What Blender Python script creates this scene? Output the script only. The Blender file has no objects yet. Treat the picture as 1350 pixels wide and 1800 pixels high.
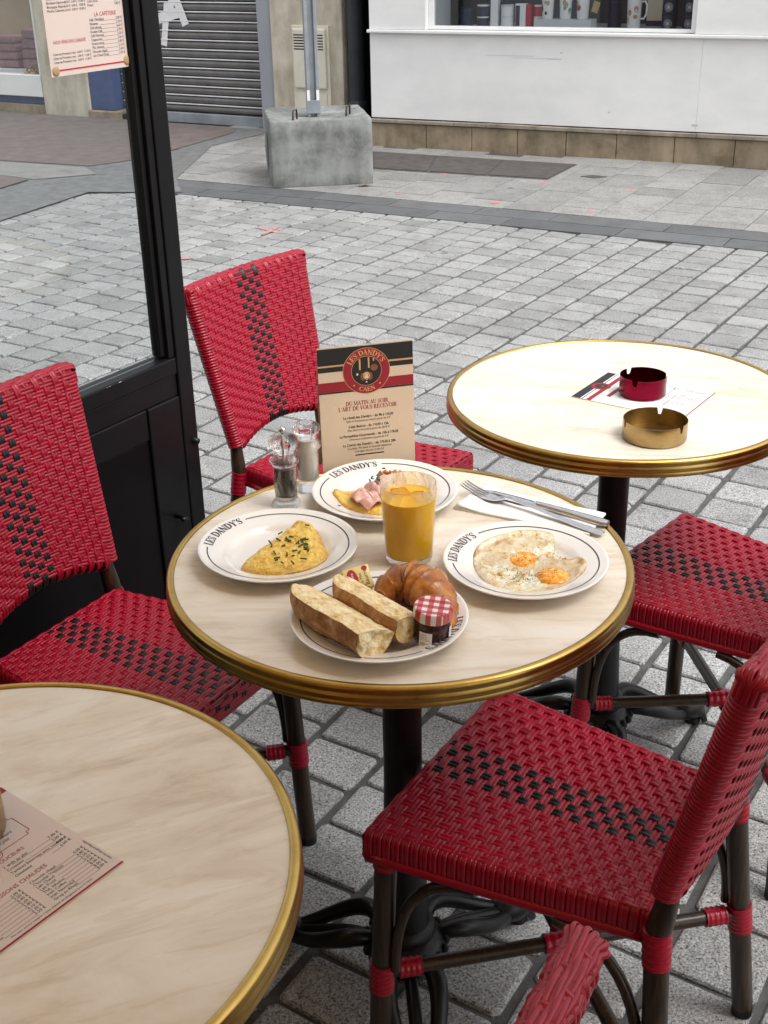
import bpy, bmesh, math, random
from mathutils import Vector, noise as mnoise
R = math.radians
PI = math.pi
random.seed(7)
scene = bpy.context.scene
COL = scene.collection

# ------------------------------------------------------------------ camera
PITCH, ROLL, CAMZ = R(25.9), R(-1.24), 1.4806
cam_data = bpy.data.cameras.new('camera')
cam = bpy.data.objects.new('camera', cam_data)
COL.objects.link(cam)
cr, sr, cp, sp = math.cos(ROLL), math.sin(ROLL), math.cos(PITCH), math.sin(PITCH)
from mathutils import Matrix
cam.matrix_world = Matrix(((cr, -sr, 0, 0), (sp * sr, sp * cr, -cp, 0), (cp * sr, cp * cr, sp, CAMZ), (0, 0, 0, 1)))
cam_data.sensor_fit = 'VERTICAL'
cam_data.sensor_height = 36
cam_data.lens = 36 * 2137 / 1800
cam_data.clip_start = 0.02
cam_data.clip_end = 500
scene.camera = cam

# ------------------------------------------------------------------ world, sun, exposure
SUN_EL, SUN_AZ = R(60), R(125)          # azimuth measured from +Y towards +X
world = bpy.data.worlds.new('World')
scene.world = world
world.use_nodes = True
wn = world.node_tree
for n in list(wn.nodes):
    wn.nodes.remove(n)
sky = wn.nodes.new('ShaderNodeTexSky')
sky.sky_type = 'NISHITA'
sky.sun_disc = False
sky.sun_elevation = SUN_EL
sky.sun_rotation = SUN_AZ
sky.air_density = 1.0
sky.dust_density = 4.0
hsv = wn.nodes.new('ShaderNodeHueSaturation')
hsv.inputs['Saturation'].default_value = 0.12      # overcast: nearly colourless cloud light
bgn = wn.nodes.new('ShaderNodeBackground')
bgn.inputs['Strength'].default_value = 0.15
wo = wn.nodes.new('ShaderNodeOutputWorld')
wn.links.new(sky.outputs[0], hsv.inputs['Color'])
wn.links.new(hsv.outputs[0], bgn.inputs[0])
wn.links.new(bgn.outputs[0], wo.inputs[0])
sun_data = bpy.data.lights.new('sun', 'SUN')
sun_data.energy = 0.65
sun_data.angle = R(28)
sun_data.color = (1.0, 0.965, 0.92)
sun = bpy.data.objects.new('sun', sun_data)
COL.objects.link(sun)
sdir = Vector((math.sin(SUN_AZ) * math.cos(SUN_EL), math.cos(SUN_AZ) * math.cos(SUN_EL), math.sin(SUN_EL)))
sun.rotation_euler = sdir.to_track_quat('Z', 'Y').to_euler()
vs = scene.view_settings
vs.view_transform = 'Standard'
vs.look = 'None'
vs.gamma = 1.0
vs.exposure = 1.0
vs.use_curve_mapping = False
scene.render.engine = 'CYCLES'
scene.cycles.use_denoising = True
scene.cycles.max_bounces = 10
scene.cycles.transmission_bounces = 10
scene.cycles.transparent_max_bounces = 12
scene.cycles.caustics_refractive = True
scene.cycles.caustics_reflective = False
scene.cycles.sample_clamp_indirect = 6.0

# ------------------------------------------------------------------ materials
MATS = {}


def new_mat(name):
    m = bpy.data.materials.new(name)
    m.use_nodes = True
    MATS[name] = m
    nt = m.node_tree
    b = nt.nodes['Principled BSDF']
    return m, nt, b


def N(nt, t, **kw):
    n = nt.nodes.new(t)
    for k, v in kw.items():
        if k in n.inputs:
            n.inputs[k].default_value = v
        else:
            setattr(n, k, v)
    return n


def ramp(nt, fac, stops):
    r = nt.nodes.new('ShaderNodeValToRGB')
    el = r.color_ramp.elements
    while len(el) < len(stops):
        el.new(0.5)
    for e, (p, c) in zip(el, stops):
        e.position = p
        e.color = (c[0], c[1], c[2], 1)
    nt.links.new(fac, r.inputs[0])
    return r.outputs[0]


def mix(nt, fac, a, b, typ='MIX'):
    m = nt.nodes.new('ShaderNodeMix')
    m.data_type = 'RGBA'
    m.blend_type = typ
    for s, v in ((m.inputs[0], fac), (m.inputs[6], a), (m.inputs[7], b)):
        if hasattr(v, 'is_linked') or hasattr(v, 'links'):
            nt.links.new(v, s)
        elif isinstance(v, (int, float)):
            s.default_value = v
        else:
            s.default_value = (v[0], v[1], v[2], 1)
    return m.outputs[2]


def coords(nt, scale=(1, 1, 1), kind='Object', rot=(0, 0, 0)):
    if kind == 'World':
        src = nt.nodes.new('ShaderNodeNewGeometry').outputs['Position']
    else:
        src = nt.nodes.new('ShaderNodeTexCoord').outputs[kind]
    mp = nt.nodes.new('ShaderNodeMapping')
    mp.inputs['Scale'].default_value = scale
    mp.inputs['Rotation'].default_value = rot
    nt.links.new(src, mp.inputs[0])
    return mp.outputs[0]


def noise_tex(nt, vec, scale, detail=4, rough=0.55, dist=0.0):
    n = N(nt, 'ShaderNodeTexNoise', Scale=scale, Detail=detail, Roughness=rough, Distortion=dist)
    nt.links.new(vec, n.inputs['Vector'])
    return n.outputs['Fac']


def bump(nt, b, h, strength, dist):
    bp = N(nt, 'ShaderNodeBump', Strength=strength, Distance=dist)
    nt.links.new(h, bp.inputs['Height'])
    nt.links.new(bp.outputs[0], b.inputs['Normal'])


def simple(name, col, rough=0.5, metal=0.0, var=0.15, vscale=20, bmp=0.0, bdist=0.002, bscale=None, coat=0.0, kind='Object'):
    """plain material with a soft noise in tone and an optional fine bump"""
    m, nt, b = new_mat(name)
    v = coords(nt, kind=kind)
    f = noise_tex(nt, v, vscale)
    lo = [c * (1 - var) for c in col]
    hi = [min(1, c * (1 + var)) for c in col]
    nt.links.new(ramp(nt, f, [(0.3, lo), (0.7, hi)]), b.inputs['Base Color'])
    b.inputs['Roughness'].default_value = rough
    b.inputs['Metallic'].default_value = metal
    b.inputs['Coat Weight'].default_value = coat
    b.inputs['Coat Roughness'].default_value = 0.1
    if bmp:
        bump(nt, b, noise_tex(nt, v, bscale or vscale * 6), bmp, bdist)
    return m


# woven plastic
def wicker(name, col, rough=0.3):
    m, nt, b = new_mat(name)
    oi = nt.nodes.new('ShaderNodeObjectInfo')
    v = coords(nt)
    f = noise_tex(nt, v, 60, 3)
    base = ramp(nt, f, [(0.3, [c * 0.8 for c in col]), (0.7, [min(1, c * 1.12) for c in col])])
    base = mix(nt, oi.outputs['Random'], base, [c * 0.88 for c in col])
    nt.links.new(base, b.inputs['Base Color'])
    b.inputs['Roughness'].default_value = rough
    b.inputs['Specular IOR Level'].default_value = 0.42
    vv = coords(nt, (1, 1, 1))
    bump(nt, b, noise_tex(nt, vv, 420, 2), 0.12, 0.0006)
    return m


wicker('red_wicker', (0.335, 0.0032, 0.021), 0.29)
wicker('black_wicker', (0.008, 0.009, 0.010), 0.38)
simple('red_core', (0.22, 0.004, 0.013), 0.6)


def bamboo():
    m, nt, b = new_mat('bamboo_paint')
    v = coords(nt, (220, 220, 5))
    f = noise_tex(nt, v, 1.0, 4)
    nt.links.new(ramp(nt, f, [(0.3, (0.010, 0.005, 0.0025)), (0.55, (0.030, 0.016, 0.007)), (0.75, (0.065, 0.036, 0.015))]), b.inputs['Base Color'])
    b.inputs['Roughness'].default_value = 0.34
    bump(nt, b, f, 0.25, 0.0006)


bamboo()


def brass():
    m, nt, b = new_mat('brass')
    v = coords(nt)
    f = noise_tex(nt, v, 16, 5, 0.65)
    nt.links.new(ramp(nt, f, [(0.25, (0.40, 0.24, 0.06)), (0.55, (0.52, 0.34, 0.10)), (0.8, (0.60, 0.42, 0.15))]), b.inputs['Base Color'])
    b.inputs['Metallic'].default_value = 1
    r2 = noise_tex(nt, v, 55, 4)
    mr = N(nt, 'ShaderNodeMapRange')
    nt.links.new(r2, mr.inputs[0])
    mr.inputs[3].default_value = 0.22
    mr.inputs[4].default_value = 0.42
    nt.links.new(mr.outputs[0], b.inputs['Roughness'])
    bump(nt, b, noise_tex(nt, v, 240, 3), 0.06, 0.0006)


brass()


def brushed(name, col, rough):
    m, nt, b = new_mat(name)
    v = coords(nt, (1, 1, 14))
    f = noise_tex(nt, v, 90, 3)
    nt.links.new(ramp(nt, f, [(0.3, [c * 0.75 for c in col]), (0.7, col)]), b.inputs['Base Color'])
    b.inputs['Metallic'].default_value = 1
    b.inputs['Roughness'].default_value = rough
    bump(nt, b, f, 0.08, 0.0005)


brushed('ashtray_brass', (0.46, 0.33, 0.15), 0.3)
brushed('ashtray_red', (0.22, 0.008, 0.028), 0.24)
brushed('steel', (0.72, 0.72, 0.73), 0.16)


def marble():
    m, nt, b = new_mat('marble')
    v = coords(nt, (3.4, 11, 1), rot=(0, 0, R(-14)))
    f = noise_tex(nt, v, 1.7, 9, 0.66, 0.8)
    f2 = noise_tex(nt, coords(nt, (1.6, 5, 1), rot=(0, 0, R(-22))), 2.2, 5, 0.6, 0.3)
    f3 = noise_tex(nt, coords(nt, (5, 26, 1), rot=(0, 0, R(-16))), 2.0, 6, 0.6, 1.2)
    a = ramp(nt, f, [(0.28, (0.58, 0.49, 0.39)), (0.44, (0.74, 0.66, 0.55)), (0.60, (0.81, 0.755, 0.67)), (0.75, (0.84, 0.80, 0.73))])
    c = ramp(nt, f2, [(0.32, (0.86, 0.79, 0.70)), (0.62, (1, 1, 1))])
    d = ramp(nt, f3, [(0.36, (0.80, 0.72, 0.62)), (0.46, (1, 1, 1))])
    col = mix(nt, 0.55, a, c, 'MULTIPLY')
    nt.links.new(mix(nt, 0.38, col, d, 'MULTIPLY'), b.inputs['Base Color'])
    mr = N(nt, 'ShaderNodeMapRange')
    nt.links.new(noise_tex(nt, coords(nt), 30, 5), mr.inputs[0])
    mr.inputs[3].default_value = 0.14
    mr.inputs[4].default_value = 0.26
    nt.links.new(mr.outputs[0], b.inputs['Roughness'])
    b.inputs['Specular IOR Level'].default_value = 0.5


marble()
simple('black_iron', (0.008, 0.008, 0.009), 0.36, 0.0, 0.3, 60, 0.15, 0.001)
simple('black_paint', (0.006, 0.006, 0.007), 0.42, 0.0, 0.3, 9, 0.1, 0.001, 130)
simple('black_panel', (0.005, 0.004, 0.0045), 0.4, 0.0, 0.3, 5)


for _n, _s, _c in (('black_paint', .22, .004), ('black_panel', .12, .004), ('black_iron', .3, .006)):
    MATS[_n].node_tree.nodes['Principled BSDF'].inputs['Specular IOR Level'].default_value = _s


def granite(name, base, attr=False, speck=1.0):
    m, nt, b = new_mat(name)
    v = coords(nt, kind='World')
    if attr:
        a = nt.nodes.new('ShaderNodeAttribute')
        a.attribute_name = 'tone'
        rnd = a.outputs['Fac']
    else:
        rnd = nt.nodes.new('ShaderNodeObjectInfo').outputs['Random']
    tone = ramp(nt, rnd, [(0.0, [c * 0.82 for c in base]), (0.5, base), (1.0, [c * 1.12 for c in base])])
    n1 = noise_tex(nt, v, 230, 3, 0.8)
    sp1 = ramp(nt, n1, [(0.37, (0.10, 0.10, 0.11)), (0.45, (0.75, 0.75, 0.75)), (0.55, (1.08, 1.08, 1.08)), (0.66, (1.75, 1.74, 1.72))])
    c = mix(nt, speck, tone, sp1, 'MULTIPLY')
    n2 = noise_tex(nt, v, 7, 5, 0.7)
    st = ramp(nt, n2, [(0.30, (0.62, 0.61, 0.60)), (0.52, (1, 1, 1)), (0.75, (1.1, 1.1, 1.09))])
    c = mix(nt, 0.8, c, st, 'MULTIPLY')
    vo = N(nt, 'ShaderNodeTexVoronoi', Scale=2.6)          # old chewing gum and oil spots
    nt.links.new(v, vo.inputs['Vector'])
    wob = N(nt, 'ShaderNodeMath', operation='MULTIPLY_ADD')
    nt.links.new(noise_tex(nt, v, 60, 2), wob.inputs[0])
    wob.inputs[1].default_value = 0.06
    nt.links.new(vo.outputs['Distance'], wob.inputs[2])
    spots = ramp(nt, wob.outputs[0], [(0.070, (0.42, 0.42, 0.43)), (0.088, (1, 1, 1))])
    c = mix(nt, 1.0, c, spots, 'MULTIPLY')
    nt.links.new(c, b.inputs['Base Color'])
    b.inputs['Roughness'].default_value = 0.55
    hsum = N(nt, 'ShaderNodeMath', operation='ADD')
    nt.links.new(n1, hsum.inputs[0])
    nt.links.new(noise_tex(nt, v, 28, 3), hsum.inputs[1])
    bump(nt, b, hsum.outputs[0], 0.35, 0.003)


granite('granite', (0.315, 0.317, 0.316))
granite('granite_far', (0.315, 0.317, 0.316), True)
granite('slab_stone', (0.295, 0.292, 0.284), False, 0.9)
granite('gutter_stone', (0.12, 0.124, 0.128), False, 0.5)
simple('mortar', (0.078, 0.078, 0.078), 0.9, 0, 0.35, 30, 0.5, 0.004, 220, kind='World')
simple('asphalt', (0.14, 0.142, 0.144), 0.85, 0, 0.25, 14, 0.4, 0.004, 200, kind='World')
simple('red_asphalt', (0.135, 0.110, 0.105), 0.85, 0, 0.2, 9, 0.4, 0.004, 200, kind='World')
simple('ground_grey', (0.2, 0.2, 0.195), 0.9, 0, 0.2, 3, kind='World')
simple('hatch_metal', (0.075, 0.066, 0.062), 0.7, 0, 0.3, 14, 0.2, 0.002, kind='World')
simple('pink_spray', (0.66, 0.16, 0.20), 0.8, 0, 0.2, 40)
simple('red_spray', (0.42, 0.22, 0.225), 0.8, 0, 0.45, 90)


def concrete(name, base, dark, sc=4):
    m, nt, b = new_mat(name)
    v = coords(nt)
    f = noise_tex(nt, v, sc, 8, 0.68)
    g = noise_tex(nt, coords(nt, (6, 6, 1.2)), 2.2, 5)
    c1 = ramp(nt, f, [(0.34, dark), (0.54, base), (0.78, [min(1, x * 1.25) for x in base])])
    c2 = ramp(nt, g, [(0.3, (0.62, 0.62, 0.6)), (0.6, (1, 1, 1))])
    nt.links.new(mix(nt, 0.7, c1, c2, 'MULTIPLY'), b.inputs['Base Color'])
    b.inputs['Roughness'].default_value = 0.85
    bump(nt, b, noise_tex(nt, v, 60, 6, 0.7), 0.4, 0.004)


concrete('concrete', (0.27, 0.28, 0.275), (0.12, 0.126, 0.122), 5)
concrete('plinth_stone', (0.34, 0.27, 0.185), (0.20, 0.155, 0.10), 5)
concrete('pillar_stone', (0.60, 0.55, 0.45), (0.44, 0.39, 0.30), 3)
concrete('cap_stone', (0.34, 0.29, 0.24), (0.2, 0.17, 0.14), 5)


def white_paint():
    m, nt, b = new_mat('white_paint')
    v = coords(nt)
    f = noise_tex(nt, coords(nt, (1.5, 1.5, 2.5)), 2.0, 6, 0.6)
    g = noise_tex(nt, coords(nt, (5, 5, 26)), 3.0, 5, 0.7)
    c = ramp(nt, f, [(0.3, (0.76, 0.77, 0.77)), (0.6, (0.84, 0.845, 0.84))])
    s = ramp(nt, g, [(0.24, (0.72, 0.72, 0.71)), (0.34, (1, 1, 1))])
    nt.links.new(mix(nt, 0.35, c, s, 'MULTIPLY'), b.inputs['Base Color'])
    b.inputs['Roughness'].default_value = 0.5
    bump(nt, b, noise_tex(nt, v, 25, 4), 0.08, 0.003)


white_paint()
simple('cream_metal', (0.68, 0.64, 0.54), 0.5, 0, 0.08, 6)
simple('pipe_paint', (0.022, 0.026, 0.034), 0.4, 0, 0.3, 7)
simple('blue_paint', (0.035, 0.07, 0.20), 0.5, 0, 0.15, 6)
simple('jamb_paint', (0.30, 0.32, 0.36), 0.45, 0, 0.06, 4)
simple('galvanised', (0.30, 0.33, 0.36), 0.42, 0.35, 0.2, 9)
simple('shutter_metal', (0.17, 0.165, 0.16), 0.42, 0.15, 0.18, 8)
simple('shutter_edge', (0.74, 0.76, 0.78), 0.4, 0.2, 0.1, 8)
simple('rust', (0.07, 0.045, 0.033), 0.8, 0, 0.4, 60)
simple('graffiti_white', (0.75, 0.75, 0.76), 0.7, 0, 0.06, 30)
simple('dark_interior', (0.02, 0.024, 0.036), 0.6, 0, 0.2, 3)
simple('navy', (0.012, 0.018, 0.05), 0.35, 0, 0.1, 30)
simple('white_ceramic', (0.78, 0.77, 0.75), 0.22, 0, 0.02, 20)
simple('grey_card', (0.55, 0.56, 0.56), 0.6, 0, 0.03, 20)
simple('red_print', (0.45, 0.012, 0.03), 0.55, 0, 0.05, 30)
simple('dark_red_print', (0.28, 0.008, 0.02), 0.55, 0, 0.05, 30)
simple('black_print', (0.010, 0.010, 0.012), 0.5, 0, 0.05, 30)
simple('navy_print', (0.012, 0.016, 0.03), 0.35, 0, 0.05, 30)
simple('tan_print', (0.62, 0.36, 0.16), 0.55, 0, 0.05, 30)
simple('brown_print', (0.22, 0.075, 0.03), 0.6, 0, 0.2, 300)
simple('pale_print', (0.72, 0.60, 0.46), 0.6, 0, 0.05, 300)
simple('paper_cream', (0.66, 0.52, 0.38), 0.55, 0, 0.03, 12)
simple('paper_pink', (0.66, 0.55, 0.50), 0.5, 0, 0.02, 12)
simple('paper_white', (0.80, 0.79, 0.78), 0.5, 0, 0.02, 12)
simple('pink_fabric', (0.34, 0.17, 0.185), 0.8, 0, 0.2, 20)
simple('plum', (0.10, 0.02, 0.035), 0.6, 0, 0.1, 20)
simple('teal_print', (0.10, 0.30, 0.28), 0.4, 0, 0.1, 20)
simple('kraft', (0.42, 0.27, 0.13), 0.7, 0, 0.1, 30)
simple('napkin', (0.84, 0.82, 0.80), 0.85, 0, 0.02, 30, 0.25, 0.001, 500)
simple('porcelain', (0.80, 0.77, 0.735), 0.1, 0, 0.015, 12, coat=0.5)
def canvas():
    m, nt, b = new_mat('shade_canvas')  # translucent sand tint chosen to warm the light under the added canopy
    f = noise_tex(nt, coords(nt), 6)
    c = ramp(nt, f, [(0.3, (0.80, 0.54, 0.26)), (0.7, (0.85, 0.60, 0.31))])
    d = N(nt, 'ShaderNodeBsdfDiffuse')
    t = N(nt, 'ShaderNodeBsdfTranslucent')
    mx = N(nt, 'ShaderNodeMixShader')
    mx.inputs[0].default_value = 0.24
    nt.links.new(c, d.inputs[0])
    nt.links.new(c, t.inputs[0])
    nt.links.new(d.outputs[0], mx.inputs[1])
    nt.links.new(t.outputs[0], mx.inputs[2])
    nt.links.new(mx.outputs[0], nt.nodes['Material Output'].inputs[0])


canvas()
simple('cafe_wall', (0.42, 0.30, 0.18), 0.7, 0, 0.15, 3)


def glass(name, col=(1, 1, 1), rough=0.0, ior=1.46):
    m, nt, b = new_mat(name)
    b.inputs['Base Color'].default_value = (*col, 1)
    b.inputs['Roughness'].default_value = rough
    b.inputs['IOR'].default_value = ior
    b.inputs['Transmission Weight'].default_value = 1
    return m


glass('clear_glass', (0.98, 0.985, 0.98))
glass('acrylic', (0.97, 0.97, 0.97), 0.0, 1.45)
for _g, _f in (('clear_glass', 0.42), ('acrylic', 0.3)):
    # part of the light passes straight through the thin walls
    _nt = MATS[_g].node_tree
    _tr = N(_nt, 'ShaderNodeBsdfTransparent')
    _mx = N(_nt, 'ShaderNodeMixShader')
    _mx.inputs[0].default_value = _f
    _nt.links.new(_nt.nodes['Principled BSDF'].outputs[0], _mx.inputs[1])
    _nt.links.new(_tr.outputs[0], _mx.inputs[2])
    _nt.links.new(_mx.outputs[0], _nt.nodes['Material Output'].inputs[0])
glass('ice', (0.98, 0.80, 0.42), 0.05, 1.31)


def pane(name, tint):
    m, nt, b = new_mat(name)
    out = nt.nodes['Material Output']
    tr = N(nt, 'ShaderNodeBsdfTransparent')
    tr.inputs[0].default_value = (*tint, 1)
    gl = N(nt, 'ShaderNodeBsdfGlossy', Roughness=0.01)
    lw = N(nt, 'ShaderNodeLayerWeight', Blend=0.5)
    pw = N(nt, 'ShaderNodeMath', operation='POWER')
    pw.inputs[1].default_value = 5.0
    nt.links.new(lw.outputs['Facing'], pw.inputs[0])
    fr = N(nt, 'ShaderNodeMath', operation='MULTIPLY_ADD')
    fr.inputs[1].default_value = 0.93
    fr.inputs[2].default_value = 0.05
    nt.links.new(pw.outputs[0], fr.inputs[0])
    mx = N(nt, 'ShaderNodeMixShader')
    nt.links.new(fr.outputs[0], mx.inputs[0])
    nt.links.new(tr.outputs[0], mx.inputs[1])
    nt.links.new(gl.outputs[0], mx.inputs[2])
    nt.links.new(mx.outputs[0], out.inputs[0])


pane('window_glass', (0.93, 0.95, 0.95))
pane('shop_glass', (0.88, 0.9, 0.92))


def food(name, stops, scale, rough, bmp, bdist, bscale, sss=0.0, detail=6, aniso=(1, 1, 1), srad=(0.01, 0.005, 0.002), dist=0.4):
    m, nt, b = new_mat(name)
    v = coords(nt, aniso)
    f = noise_tex(nt, v, scale, detail, 0.65, dist)
    nt.links.new(ramp(nt, f, stops), b.inputs['Base Color'])
    b.inputs['Roughness'].default_value = rough
    if sss:
        b.inputs['Subsurface Weight'].default_value = sss
        b.inputs['Subsurface Radius'].default_value = srad
        b.inputs['Subsurface Scale'].default_value = 0.5
    bump(nt, b, noise_tex(nt, coords(nt, aniso), bscale, 5, 0.6, 0.6), bmp, bdist)


food('omelette', [(0.30, (0.55, 0.20, 0.02)), (0.41, (0.80, 0.46, 0.06)), (0.55, (0.87, 0.60, 0.13)), (0.75, (0.89, 0.70, 0.28))], 85, 0.32, 1.0, 0.0045, 150, 0.0)
food('ham', [(0.3, (0.55, 0.27, 0.22)), (0.55, (0.70, 0.42, 0.36)), (0.8, (0.78, 0.55, 0.48))], 60, 0.35, 0.3, 0.001, 200, 0.2)
food('egg_white', [(0.32, (0.38, 0.19, 0.05)), (0.42, (0.74, 0.58, 0.31)), (0.52, (0.84, 0.77, 0.57)), (0.68, (0.88, 0.85, 0.76))], 80, 0.22, 0.9, 0.003, 150, 0.1)
food('yolk', [(0.36, (0.72, 0.20, 0.006)), (0.5, (0.84, 0.36, 0.02)), (0.62, (0.88, 0.60, 0.20))], 95, 0.14, 0.15, 0.0006, 260, 0.3)
def crumb():
    m, nt, b = new_mat('crumb')
    v = coords(nt)
    wv = N(nt, 'ShaderNodeMix', data_type='VECTOR')
    nzt = N(nt, 'ShaderNodeTexNoise', Scale=130, Detail=3)
    nt.links.new(v, nzt.inputs['Vector'])
    wv.inputs[0].default_value = 0.006
    nt.links.new(v, wv.inputs[4])
    nt.links.new(nzt.outputs['Color'], wv.inputs[5])
    hs = []
    for sc in (85, 230):
        vo = N(nt, 'ShaderNodeTexVoronoi', Scale=sc)
        nt.links.new(wv.outputs[1], vo.inputs['Vector'])
        hs.append(vo.outputs['Distance'])
    n_ = noise_tex(nt, v, 60, 4, 0.6)
    base = ramp(nt, n_, [(0.30, (0.58, 0.35, 0.12)), (0.43, (0.80, 0.61, 0.31)), (0.62, (0.89, 0.77, 0.51))])
    pit = ramp(nt, hs[0], [(0.10, (0.52, 0.37, 0.20)), (0.27, (1, 1, 1))])
    pit2 = ramp(nt, hs[1], [(0.10, (0.84, 0.76, 0.62)), (0.32, (1, 1, 1))])
    c = mix(nt, 0.9, mix(nt, 1.0, base, pit, 'MULTIPLY'), mix(nt, 1.0, base, pit2, 'MULTIPLY'), 'MULTIPLY')
    nt.links.new(mix(nt, 0.55, mix(nt, 1.0, base, pit, 'MULTIPLY'), mix(nt, 1.0, base, pit2, 'MULTIPLY')), b.inputs['Base Color'])
    b.inputs['Roughness'].default_value = 0.85
    ad = N(nt, 'ShaderNodeMath', operation='ADD')
    nt.links.new(hs[0], ad.inputs[0])
    nt.links.new(hs[1], ad.inputs[1])
    bump(nt, b, ad.outputs[0], 0.5, 0.003)


crumb()
food('crust', [(0.28, (0.17, 0.06, 0.018)), (0.44, (0.38, 0.17, 0.055)), (0.58, (0.52, 0.29, 0.12)), (0.72, (0.74, 0.58, 0.38))], 70, 0.62, 0.6, 0.0022, 260)
food('croissant_crust', [(0.28, (0.16, 0.04, 0.009)), (0.5, (0.40, 0.13, 0.022)), (0.75, (0.66, 0.31, 0.08))], 40, 0.24, 0.5, 0.0016, 110, 0, 6)
food('chive', [(0.3, (0.015, 0.05, 0.010)), (0.8, (0.04, 0.13, 0.03))], 300, 0.45, 0.1, 0.0003, 500)
food('pepper', [(0.3, (0.008, 0.006, 0.005)), (0.55, (0.03, 0.022, 0.016)), (0.8, (0.12, 0.09, 0.065))], 420, 0.6, 0.6, 0.001, 500)
food('salt', [(0.3, (0.68, 0.62, 0.53)), (0.8, (0.80, 0.76, 0.68))], 300, 0.7, 0.2, 0.0006, 600)
food('jam', [(0.3, (0.035, 0.003, 0.006)), (0.8, (0.075, 0.006, 0.010))], 60, 0.12, 0.1, 0.0005, 100)
food('butter_wrap', [(0.3, (0.78, 0.62, 0.22)), (0.8, (0.86, 0.74, 0.36))], 60, 0.3, 0.15, 0.0006, 120)


def browned(name, col, lo, hi, amount):
    nt = MATS[name].node_tree
    b = nt.nodes['Principled BSDF']
    src = b.inputs['Base Color'].links[0].from_socket
    a = N(nt, 'ShaderNodeAttribute', attribute_name='rim')
    n_ = noise_tex(nt, coords(nt), 45, 4, 0.6)
    ad = N(nt, 'ShaderNodeMath', operation='MULTIPLY_ADD')
    nt.links.new(n_, ad.inputs[0])
    ad.inputs[1].default_value = 0.5
    nt.links.new(a.outputs['Fac'], ad.inputs[2])
    mr = N(nt, 'ShaderNodeMapRange')
    nt.links.new(ad.outputs[0], mr.inputs[0])
    mr.inputs[1].default_value = lo
    mr.inputs[2].default_value = hi
    mr.inputs[4].default_value = amount
    nt.links.new(mix(nt, mr.outputs[0], src, col), b.inputs['Base Color'])


browned('egg_white', (0.46, 0.24, 0.07), 1.14, 1.38, 0.8)
browned('omelette', (0.50, 0.20, 0.03), 1.12, 1.4, 0.5)


def juice():
    m, nt, b = new_mat('juice')
    v = coords(nt, (1, 1, 1))
    f = noise_tex(nt, v, 30, 3)
    nt.links.new(ramp(nt, f, [(0.3, (0.94, 0.47, 0.006)), (0.7, (0.96, 0.56, 0.02))]), b.inputs['Base Color'])
    b.inputs['Roughness'].default_value = 0.12
    b.inputs['Subsurface Weight'].default_value = 0.25
    b.inputs['Subsurface Radius'].default_value = (0.03, 0.012, 0.002)
    b.inputs['Subsurface Scale'].default_value = 0.6


juice()


def gingham():
    m, nt, b = new_mat('gingham')
    tc = nt.nodes.new('ShaderNodeTexCoord')
    sep = nt.nodes.new('ShaderNodeSeparateXYZ')
    rot = N(nt, 'ShaderNodeMapping')
    rot.inputs['Rotation'].default_value = (0, 0, R(20))
    nt.links.new(tc.outputs['Object'], rot.inputs[0])
    nt.links.new(rot.outputs[0], sep.inputs[0])

    def stripe(sock):
        a = N(nt, 'ShaderNodeMath', operation='MULTIPLY')
        a.inputs[1].default_value = 1 / 0.0118
        nt.links.new(sock, a.inputs[0])
        fr = N(nt, 'ShaderNodeMath', operation='FRACT')
        nt.links.new(a.outputs[0], fr.inputs[0])
        g = N(nt, 'ShaderNodeMath', operation='GREATER_THAN')
        g.inputs[1].default_value = 0.5
        nt.links.new(fr.outputs[0], g.inputs[0])
        return g.outputs[0]
    ad = N(nt, 'ShaderNodeMath', operation='ADD')
    nt.links.new(stripe(sep.outputs[0]), ad.inputs[0])
    nt.links.new(stripe(sep.outputs[1]), ad.inputs[1])
    hf = N(nt, 'ShaderNodeMath', operation='MULTIPLY')
    hf.inputs[1].default_value = 0.5
    nt.links.new(ad.outputs[0], hf.inputs[0])
    nt.links.new(ramp(nt, hf.outputs[0], [(0.0, (0.80, 0.76, 0.74)), (0.5, (0.55, 0.12, 0.13)), (1.0, (0.40, 0.01, 0.018))]), b.inputs['Base Color'])
    b.inputs['Roughness'].default_value = 0.3


gingham()

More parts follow.
